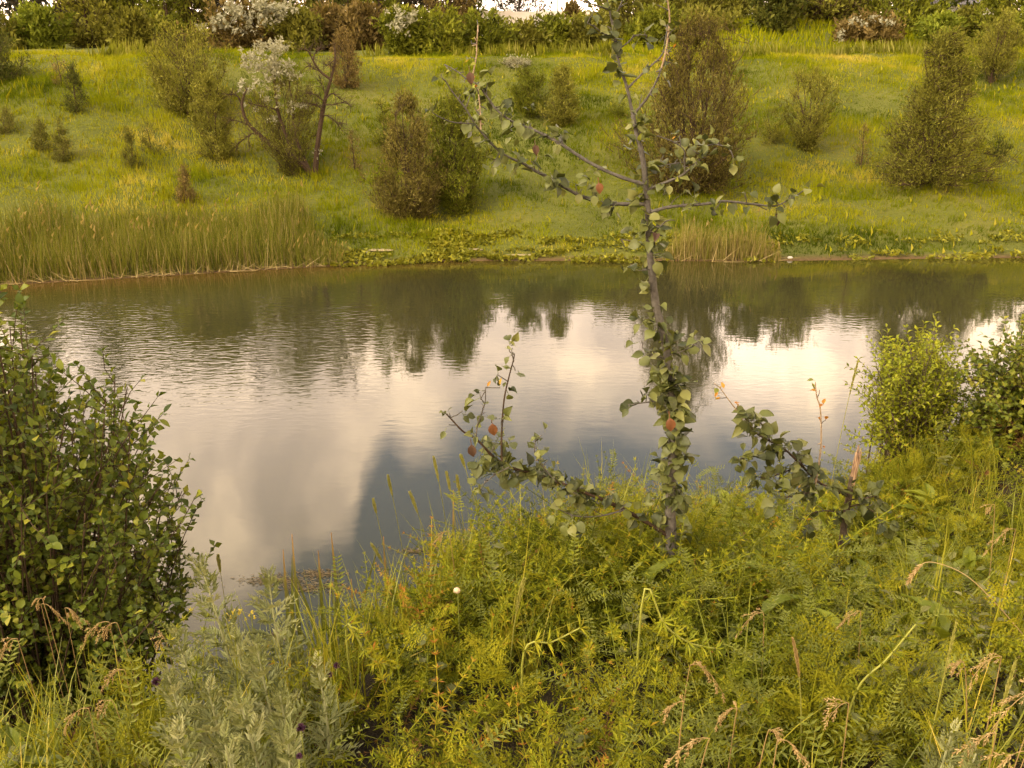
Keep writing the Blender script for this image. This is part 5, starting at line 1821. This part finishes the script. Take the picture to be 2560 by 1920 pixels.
pm = 44
X = rs.normal(.52, .24, pm)
Y = rs.uniform(2.6, 2.92, pm)
g = Geo()
for i in range(3):
    q = np.arange(pm) % 3 == i
    c = int(q.sum())
    g.inst(bedstraw(rs), np.stack([X, Y, ground_z(X, Y)], 1)[q], yaw_tilt(c, .2, rs), rs.uniform(1.1, 1.4, c), np.clip(rs.normal(.45, .17, c), 0, 1))
obj('bedstraw_cover', g, HM['bedstraw'], kind='stuff', label='tall bedstraw closing over the foot of the pear tree', cat='ground cover')

# ------------------------------------------------------------------ single plants that stand out on the near bank
def rooted(px, py, Y, length=None):
    """tip on a line of sight, foot on the ground under it"""
    tip = at(px, py, Y)
    g0 = float(ground_z(tip[0], tip[1]))
    return tip, np.array([tip[0], tip[1], g0])


def curve_to(foot, tip, r, bow=.06, n=10):
    mid = (foot + tip) / 2 + np.array([r.normal(0, bow), r.normal(0, bow * .6), 0])
    return bez(foot, mid, tip, n)


# wormwood: every stem is a plant
WW = [
    # tip px, py, depth, foot shift px, size, label
    (500, 1405, 2.15, 60, 1.15, 'tallest silvery wormwood stem, in front of the dark bush'),
    (672, 1440, 2.10, 40, 1.15, 'tall silvery wormwood stem against the pond, right of the tallest one'),
    (440, 1585, 1.95, 40, 1.0, 'silvery wormwood stem with leafy tip left of the tallest one'),
    (590, 1600, 1.95, 20, 1.0, 'short silvery wormwood stem between the two tall ones'),
    (640, 1610, 1.85, 30, 1.0, 'silvery wormwood stem just in front of the pond side stem'),
    (790, 1660, 1.80, -20, .95, 'silvery wormwood stem leaning right at the edge of the clump'),
    (420, 1690, 1.70, 30, 1.0, 'leafy wormwood stem low at the left of the clump'),
    (520, 1720, 1.65, 10, 1.05, 'leafy wormwood stem low in the middle of the clump'),
    (600, 1760, 1.55, 0, 1.05, 'leafy wormwood stem at the front of the clump'),
    (700, 1740, 1.62, 0, 1.05, 'leafy wormwood stem at the right front of the clump'),
    (560, 1850, 1.42, 0, 1.0, 'lowest wormwood stem of the clump, at the bottom edge'),
    (720, 1850, 1.45, 0, 1.0, 'wormwood stem at the bottom edge below the right of the clump'),
    (440, 1830, 1.45, 0, 1.0, 'wormwood stem at the bottom edge below the left of the clump'),
    (2380, 1830, 1.52, 0, .95, 'pale silver wormwood tip near the bottom right corner'),
    (2440, 1885, 1.42, 0, .9, 'small pale silver wormwood at the bottom edge right of the pale tip'),
]
for i, (px, py, Yd, sh, sz, lb) in enumerate(WW):
    r = np.random.default_rng(500 + i)
    tip, foot = rooted(px, py, Yd)
    foot = foot + np.array([sh / FPX * Yd, .05, 0])
    ln = curve_to(foot, tip, r, .03, 12)
    wg, lg = wormwood_geo(r, ln, int(14 + 27 * np.linalg.norm(tip - foot)), sz)
    e = thing('wormwood', foot, lb, 'herb', 'silvery wormwood plants')
    obj('stem', wg, HM['wormstem'], e, foot)
    obj('foliage', lg, HM['wormwood'], e, foot)


def spikelets(g, ln, t0, t1, n, size, w, r, open_=.35, tone=.5):
    t = np.linspace(t0, t1, n)
    P, D = pt_on(ln, t)
    a = np.arange(n) * 2.4 + r.uniform(0, 6)
    u = nrm(np.cross(D, [.3, .9, .12]))
    v = np.cross(D, u)
    d = D + open_ * (np.cos(a)[:, None] * u + np.sin(a)[:, None] * v)
    s = size * (1 - .45 * np.abs(2 * (t - t0) / (t1 - t0) - 1) ** 2) * r.uniform(.8, 1.2, n)
    for hint in (u, v):
        g.inst(DIAMOND, P, frames(d, hint), np.stack([s * w, s, s], 1), np.clip(r.normal(tone, .18, n), 0, 1))


def spike_grass(px, py, Yd, lean_px, head, label, seed, mat='spike', n=44, size=.016, group='grass spikes', down=None):
    r = np.random.default_rng(seed)
    tip, foot = rooted(px, py, Yd)
    foot = foot + np.array([lean_px / FPX * Yd * 1.1, 0, 0])
    mid = foot * .4 + tip * .6 + np.array([(foot[0] - tip[0]) * .38, 0, .04])
    ln = bez(foot, mid, tip, 26)
    e = thing('spike_grass', foot, label, 'grass', group)
    obj('stem', Geo().tube(ln, np.linspace(.0020, .0013, 26), 4, .35), HM['spike'], e, foot)
    L = np.linalg.norm(np.diff(ln, axis=0), axis=1).sum()
    g = Geo()
    spikelets(g, ln, max(.1, 1 - head / L), 1.0, n, size, .34, r)
    obj('seed_head', g, HM[mat], e, foot)


SPK = [
    (970, 1190, 3.5, 60, .13, 'tall slender grass spike over the water left of the pear twigs, straightest of its group'),
    (933, 1250, 3.4, 60, .09, 'grass spike with short pale head left of the straight tall one'),
    (1025, 1232, 3.3, 90, .13, 'grass spike bent to the left over the water'),
    (1084, 1144, 3.4, 50, .15, 'tallest grass spike over the water, leaning left'),
    (1116, 1182, 3.4, 40, .12, 'slender grass spike just right of the tallest one'),
    (1142, 1190, 3.45, 26, .12, 'slender grass spike under the pear shoots, rightmost of the row'),
    (1152, 1140, 3.3, 70, .08, 'dark thin grass stem crossing the low pear twigs'),
    (930, 1362, 3.0, 120, .12, 'nodding grass spike arching low over the pond edge'),
    (1310, 1450, 2.3, -40, .16, 'pale twisted grass spike in the middle of the bedstraw'),
    (1215, 1810, 1.62, 60, .10, 'pale grass spike near the bottom in the middle'),
    (2390, 1560, 1.75, -10, .22, 'tall green grass spike with white flecks near the right bottom corner'),
    (2540, 1650, 1.60, -20, .20, 'thick green grass spike at the right edge'),
    (2146, 900, 4.6, -30, .26, 'long thin grass spike in front of the water beside the willow bush'),
    (545, 1390, 3.0, 10, .10, 'single thin brownish grass spike in front of the bush and pond'),
]
for i, (px, py, Yd, ln_, hd, lb) in enumerate(SPK):
    spike_grass(px, py, Yd, ln_, hd, lb, 600 + i, n=60 if hd > .15 else 46, size=.014 if Yd < 2 else .022)
spike_grass(1982, 1598, 1.85, 70, .155, 'fat straw coloured grass head standing in the feathery herbs', 640, 'straw', 130, .014)


def panicle(px, py, Yd, lean_px, label, seed, size=1.0, nod=.6, group='dry grass panicles'):
    """dry grass stalk with a nodding head of spikelet bunches"""
    r = np.random.default_rng(seed)
    tip, foot = rooted(px, py, Yd)
    foot = foot + np.array([lean_px / FPX * Yd, .02, 0])
    side = -1 if lean_px > 0 else 1
    top = tip + np.array([-side * .04 * nod, 0, .03 * nod]) * size
    a = bez(foot, foot * .35 + top * .65 + np.array([0, 0, .10]), top, 16)
    b = bez(top, top + np.array([side * .04, 0, .015]) * size * nod, tip + np.array([side * .05, -.01, -.05]) * size * nod, 8)
    ln = np.vstack([a, b[1:]])
    e = thing('dry_grass', foot, label, 'grass', group)
    obj('stem', Geo().tube(ln, np.linspace(.0016, .0008, len(ln)), 4, .3), HM['straw'], e, foot)
    g = Geo()
    n = int(r.integers(6, 12))
    P, D = pt_on(ln, np.linspace(r.uniform(.60, .8), 1, n))
    for j in range(n):
        d = nrm(D[j] * .8 + np.array([side * .3, 0, -.35]) + r.normal(0, .45, 3))
        l_ = .050 * size * (1.15 - .6 * j / n) * r.uniform(.6, 1.2)
        br = bez(P[j], P[j] + d * l_ * .5 + np.array([0, 0, .006]), P[j] + d * l_ + np.array([0, 0, -.012 * size]), 6)
        g.tube(br, .0005, 3, .3)
        spikelets(g, br, .25, 1.0, 11, .0125 * size, .34, r, .6, .55)
    obj('seed_head', g, HM['straw'], e, foot)


PAN = [
    (100, 1500, 2.2, 40, 1.0, 'dry panicle high in front of the bush, leftmost of the upper row'),
    (128, 1525, 2.25, -20, .9, 'dry panicle with pale tips second in the upper row before the bush'),
    (180, 1530, 2.2, -30, 1.0, 'dry straw panicle third in the upper row before the bush'),
    (245, 1575, 2.1, 40, 1.0, 'dry panicle in the lower part before the bush, above the brown stems'),
    (275, 1570, 2.1, 70, .9, 'nodding dry panicle with long arching stem before the bush'),
    (405, 1600, 2.1, 30, 1.1, 'brown dry panicle just left of the wormwood clump'),
    (290, 1690, 1.85, 30, .8, 'small golden panicle below the arching one'),
    (265, 1760, 1.75, 60, .8, 'golden panicle lying flat above the bottom left herbs'),
    (195, 1790, 1.65, 30, .8, 'pinkish dry panicle low at the bottom left'),
    (25, 1610, 2.0, 50, .9, 'dry panicle at the left edge before the bush'),
    (2010, 1670, 1.9, -50, .0, ''),
    (1760, 1685, 1.85, -60, 1.2, 'curled dry panicle over the dark hollow in the herbs'),
    (1690, 1765, 1.62, 20, .9, 'upright pale panicle at the left of the dark hollow'),
    (1715, 1880, 1.45, 10, 1.3, 'bushy straw panicle at the bottom edge right of the middle'),
    (1820, 1785, 1.65, 20, .8, 'small pale panicle between the hollow and the vetch'),
    (1930, 1830, 1.55, -40, 1.0, 'nodding pale panicle near the bottom, left of the fat straw head'),
    (1975, 1870, 1.45, -40, .9, 'broken pale panicle at the bottom below the fat straw head'),
    (2100, 1770, 1.65, 50, 1.0, 'spreading straw panicle right below the fat straw head'),
    (1880, 1550, 2.2, 60, .9, 'small brown panicle in the middle of the vetch'),
    (2130, 1540, 2.2, 60, .9, 'dry panicle hanging in the vetch right of the middle'),
    (2400, 1660, 1.75, 120, 1.0, 'leaning dry panicle beside the tall green spike'),
    (2470, 1660, 1.7, 60, .9, 'dry panicle between the two green spikes'),
    (2460, 1850, 1.45, 60, 1.2, 'brown dry panicle in the bottom right corner'),
    (2550, 1760, 1.5, 10, 1.2, 'straw panicle cut by the right edge'),
    (2520, 1905, 1.35, 20, 1.3, 'thick straw panicle at the very bottom right corner'),
    (2480, 1265, 3.0, 60, 1.1, 'pale dry panicle high at the right edge'),
    (2510, 1340, 2.8, 40, 1.2, 'pale dry panicle hanging below the high right one'),
    (1110, 1335, 2.75, 40, .8, 'pinkish grass head bending over the pond edge'),
    (2010, 1500, 2.0, 0, .0, ''),
]
for i, (px, py, Yd, ln_, sz, lb) in enumerate(PAN):
    if sz:
        panicle(px, py, Yd, ln_, lb, 700 + i, sz * (.62 + .05 * (i * 7 % 5)), nod=.3 + .25 * (i * 3 % 5))

# long arching stalk on the right
r = np.random.default_rng(780)
q_ = np.array([at(x, y, 2.35) for x, y in [(2560, 1590), (2500, 1520), (2430, 1450), (2375, 1418), (2320, 1405), (2290, 1425), (2268, 1460)]])
ln = smooth_line(q_, 30)
ft = ln[0].copy()
ft[2] = ground_z(ft[0], ft[1])
e = thing('dry_grass', ft, 'long straw stalk arching over to the left above the right herbs', 'grass', 'dry grass panicles')
obj('stem', Geo().tube(np.vstack([ft, ln]), np.linspace(.002, .001, 31), 4, .6), HM['straw'], e, ft)
g = Geo()
spikelets(g, ln, .72, 1, 46, .016, .34, r, .7, .5)
obj('seed_head', g, HM['straw'], e, ft)

# cattails at the near waterline
M_CAT = leaf_mat('cattail_leaf', [(0, (0.06, 0.07, 0.012)), (.5, (0.13, 0.135, 0.022)), (.8, (0.22, 0.18, 0.04)), (1, (0.45, 0.24, 0.08))], transl=.25, rough=.5, spec=.3)
CAT = [(722, 1352, 5.2, 5, 'cattail clump left of the pair standing in the pond, with orange leaf tip'), (833, 1318, 5.3, 5, 'cattail clump with tall orange tipped leaf standing in the pond'),
       (800, 1365, 5.5, 4, 'cattail clump half hidden between the two orange tipped ones'), (960, 1335, 5.0, 5, 'cattail clump at the right, beside the nodding grass spike'),
       (700, 1390, 5.0, 3, 'small cattail clump nearest the wormwood'), (880, 1440, 5.4, 4, 'low cattail clump above the green bank edge'),
       (1130, 1250, 5.2, 4, 'thin cattail clump behind the slender grass spikes')]
for i, (px, py, Yd, nb_, lb) in enumerate(CAT):
    r = np.random.default_rng(800 + i)
    tip = at(px, py, Yd)
    ft = np.array([tip[0], tip[1], max(-.1, float(ground_z(tip[0], tip[1])))])
    e = thing('cattail', ft, lb, 'reed', 'cattails at the near waterline')
    for k in range(nb_):
        H = (tip[2] - ft[2]) * (1 if k == 0 else r.uniform(.62, .93))
        tp = ft + np.array([0 if k == 0 else r.normal(0, .13), r.normal(0, .10), H])
        bs = ft + np.array([r.normal(0, .03), r.normal(0, .03), 0])
        ln = bez(bs, (bs + tp) / 2 + np.array([0, 0, .1]) + (bs - tp) * np.array([.3, .3, 0]), tp, 9)
        w_ = np.interp(np.linspace(0, 1, 9), [0, .15, .7, 1], [.012, .017, .012, .002])
        V = np.stack([ln - np.array([1, .25, 0]) * w_[:, None], ln + np.array([1, .25, 0]) * w_[:, None]], 1).reshape(-1, 3)
        T = [t for j in range(8) for t in ((2 * j, 2 * j + 1, 2 * j + 3), (2 * j, 2 * j + 3, 2 * j + 2))]
        tone = np.repeat(np.interp(np.linspace(0, 1, 9), [0, .72, .9, 1], [.35, .45, .95 if k == 0 else .55, 1 if k == 0 else .6]), 2)
        obj('leaf', Geo().add(V, T, tone), M_CAT, e, ft)

# thin waterline grass fringe
r = np.random.default_rng(850)
X = r.uniform(-1.7, .7, 900)
Y = near_edge(X) + r.uniform(-.3, .6, 900)
g = Geo()
for k in range(4):
    b_ = blade_proto(.2 + .3 * k, 4)
    q = np.arange(900) % 4 == k
    c = int(q.sum())
    l_ = r.uniform(.15, .55, c)
    g.inst(b_, np.stack([X, Y, ground_z(X, Y)], 1)[q], yaw_tilt(c, .12, r), np.stack([np.full(c, .006), l_, l_], 1), np.clip(r.normal(.5, .2, c), 0, 1))
obj('bank_edge_grass', g, HM['grass'], kind='stuff', label='thin grass blades fringing the edge of the near bank', cat='grass')

# floating pondweed
r = np.random.default_rng(860)
g = Geo()
for (cx, cy, sx, sy, n) in [(690, 1450, 90, 14, 380), (800, 1435, 60, 10, 260), (760, 1470, 60, 12, 200), (1050, 1378, 60, 8, 160), (700, 1590, 40, 16, 120), (830, 1470, 30, 14, 120)]:
    for x, y in zip(r.normal(cx, sx * .5, n), r.normal(cy, sy * .5, n)):
        p = at(x, y, 5)
        t = CAM[2] / (CAM[2] - p[2])
        p = CAM + (p - CAM) * t
        d = r.normal(0, 1, 3) * np.array([1, .5, .05])
        g.inst(DIAMOND, np.array([[p[0], p[1], .006]]), frames(d[None], (0, 0, 1)), np.array([[.006, r.uniform(.02, .07), .05]]), r.uniform())
M_WEED = leaf_mat('pondweed', [(0, (0.09, 0.065, 0.025)), (1, (0.24, 0.16, 0.055))], transl=.1, rough=.5)
obj('pondweed', g, M_WEED, kind='stuff', label='tan pondweed floating near the cattails', cat='pondweed')

# dark purple flower heads
M_PURPLE = leaf_mat('purple_florets', [(0, (0.035, 0.012, 0.022)), (1, (0.10, 0.030, 0.060))], transl=.1, rough=.7)
M_GSTEM = plain_mat('green_stem', (0.17, 0.18, 0.03), .6)
for i, (px, py, Yd, s, lb) in enumerate([(391, 1705, 1.75, .010, 'dark purple flower head on a pale stem left of the wormwood'), (842, 1664, 1.9, .008, 'upper of two small purple flower heads right of the wormwood'),
                                         (826, 1686, 1.88, .007, 'lower of two small purple flower heads right of the wormwood'), (752, 1820, 1.5, .009, 'dark purple flower head among the wormwood leaves'),
                                         (748, 1890, 1.4, .006, 'small purple flower head at the bottom edge')]):
    r = np.random.default_rng(900 + i)
    tip, ft = rooted(px, py, Yd)
    e = thing('purple_flower', ft, lb, 'flower', 'purple flower heads')
    obj('stem', Geo().tube(curve_to(ft, tip, r, .02), np.linspace(.0018, .0014, 10), 5), M_GSTEM, e, ft, True)
    n = 90
    d = rand_dirs(n, r) + np.array([0, 0, .35])
    g = Geo().inst(DIAMOND, np.repeat(tip[None], n, 0), frames(d, rand_dirs(n, r)), np.stack([np.full(n, s * .5), np.full(n, s * 1.25), np.full(n, s)], 1), r.uniform(size=n))
    obj('flower_head', g, M_PURPLE, e, ft)

# small yellow umbels behind the wormwood
M_YEL = leaf_mat('yellow_florets', [(0, (0.38, 0.28, 0.02)), (1, (0.60, 0.46, 0.03))], transl=.2, rough=.6)
for i, (px, py, Yd, lb) in enumerate([(585, 1538, 2.4, 'flat yellow flower cluster behind the wormwood'), (628, 1532, 2.4, 'small yellow flower tip right of the yellow cluster')]):
    r = np.random.default_rng(930 + i)
    tip, ft = rooted(px, py, Yd)
    e = thing('yellow_flower', ft, lb, 'flower', 'yellow flowers by the wormwood')
    g, h = Geo().tube(curve_to(ft, tip, r, .02), np.linspace(.002, .0015, 10), 5), Geo()
    for k in range(14 if i == 0 else 5):
        q = tip + np.array([r.normal(0, .02 if i == 0 else .006), r.normal(0, .012), r.normal(0, .008)])
        g.tube([tip - np.array([0, 0, .03]), (tip + q) / 2 - np.array([0, 0, .008]), q], .0006, 3)
        n = 10
        h.inst(DIAMOND, q + r.normal(0, .002, (n, 3)), frames(rand_dirs(n, r), rand_dirs(n, r)), np.full((n, 3), .006), r.uniform(size=n))
    obj('stem', g, M_GSTEM, e, ft)
    obj('flower_head', h, M_YEL, e, ft)

# pale snail on the bedstraw
sn = at(1143, 1476, 2.42)
M_SNAIL = plain_mat('snail_shell', (0.48, 0.36, 0.20), .45, .12, 200)
e = thing('snail', sn, 'small cream snail shell sitting on the bedstraw', 'snail')
g = Geo()
t = np.linspace(0, 1, 46)
rad = .009 * (.12 + .88 * t)
an = t * 2 * math.pi * 2.6
ln = np.stack([np.cos(an) * rad * .62, -.010 * (1 - t) - 0 * t, np.sin(an) * rad * .62], 1)
g.tube(sn + ln, .0072 * (.15 + .85 * t), 8)
obj('shell', g, M_SNAIL, e, sn, True)
fs = np.array([sn + np.array([.002, .004, -.008]), sn + np.array([.002, .02, -.16]), np.array([sn[0], sn[1] + .03, float(ground_z(sn[0], sn[1] + .03))])])
obj('perch_stem', Geo().tube(smooth_line(fs, 8), .0016, 5), M_GSTEM, e, sn)

# stout pale stems crossing the herbs
M_STOUT = plain_mat('stout_stem', (0.24, 0.24, 0.035), .55)
for i, (pts, Yd, lb) in enumerate([([(2140, 1730), (2215, 1650), (2290, 1560)], 1.9, 'stout pale green stem slanting up through the feathery herbs on the right'),
                                   ([(1610, 1480), (1660, 1560), (1720, 1605), (1790, 1622)], 2.05, 'stout pale green stem bending right across the bedstraw'),
                                   ([(1310, 1630), (1380, 1605), (1450, 1570)], 2.0, 'pale green stem lying across the middle of the bedstraw'),
                                   ([(865, 1565), (920, 1640), (975, 1665)], 2.1, 'pale green stem bent over the left part of the bedstraw')]):
    q_ = np.array([at(x, y, Yd) for x, y in pts])
    ft = np.array([q_[0][0], q_[0][1] + .05, float(ground_z(q_[0][0], q_[0][1] + .05))])
    ln = smooth_line(np.vstack([ft, q_]), 16)
    e = thing('bedstraw_stem', ft, lb, 'herb', 'stout pale stems')
    obj('stem', Geo().tube(ln, np.linspace(.0035, .0022, 16), 5), M_STOUT, e, ft, True)
    r = np.random.default_rng(960 + i)
    g = Geo()
    P, D = pt_on(ln, np.linspace(.35, 1, 6))
    for j in range(6):
        k = 8
        an = np.arange(k) * 2 * math.pi / k + r.uniform(0, 6)
        u = nrm(np.cross(D[j], [.3, .2, .9]))
        v = np.cross(D[j], u)
        d = np.cos(an)[:, None] * u + np.sin(an)[:, None] * v + D[j] * .4
        g.inst(DIAMOND, np.repeat(P[j][None], k, 0), frames(d, D[j]), np.tile([[.007, .045, .04]], (k, 1)) * r.uniform(.7, 1.1), np.clip(r.normal(.6, .1, k), 0, 1))
    obj('leaf_whorls', g, HM['bedstraw'], e, ft, kind='stuff')
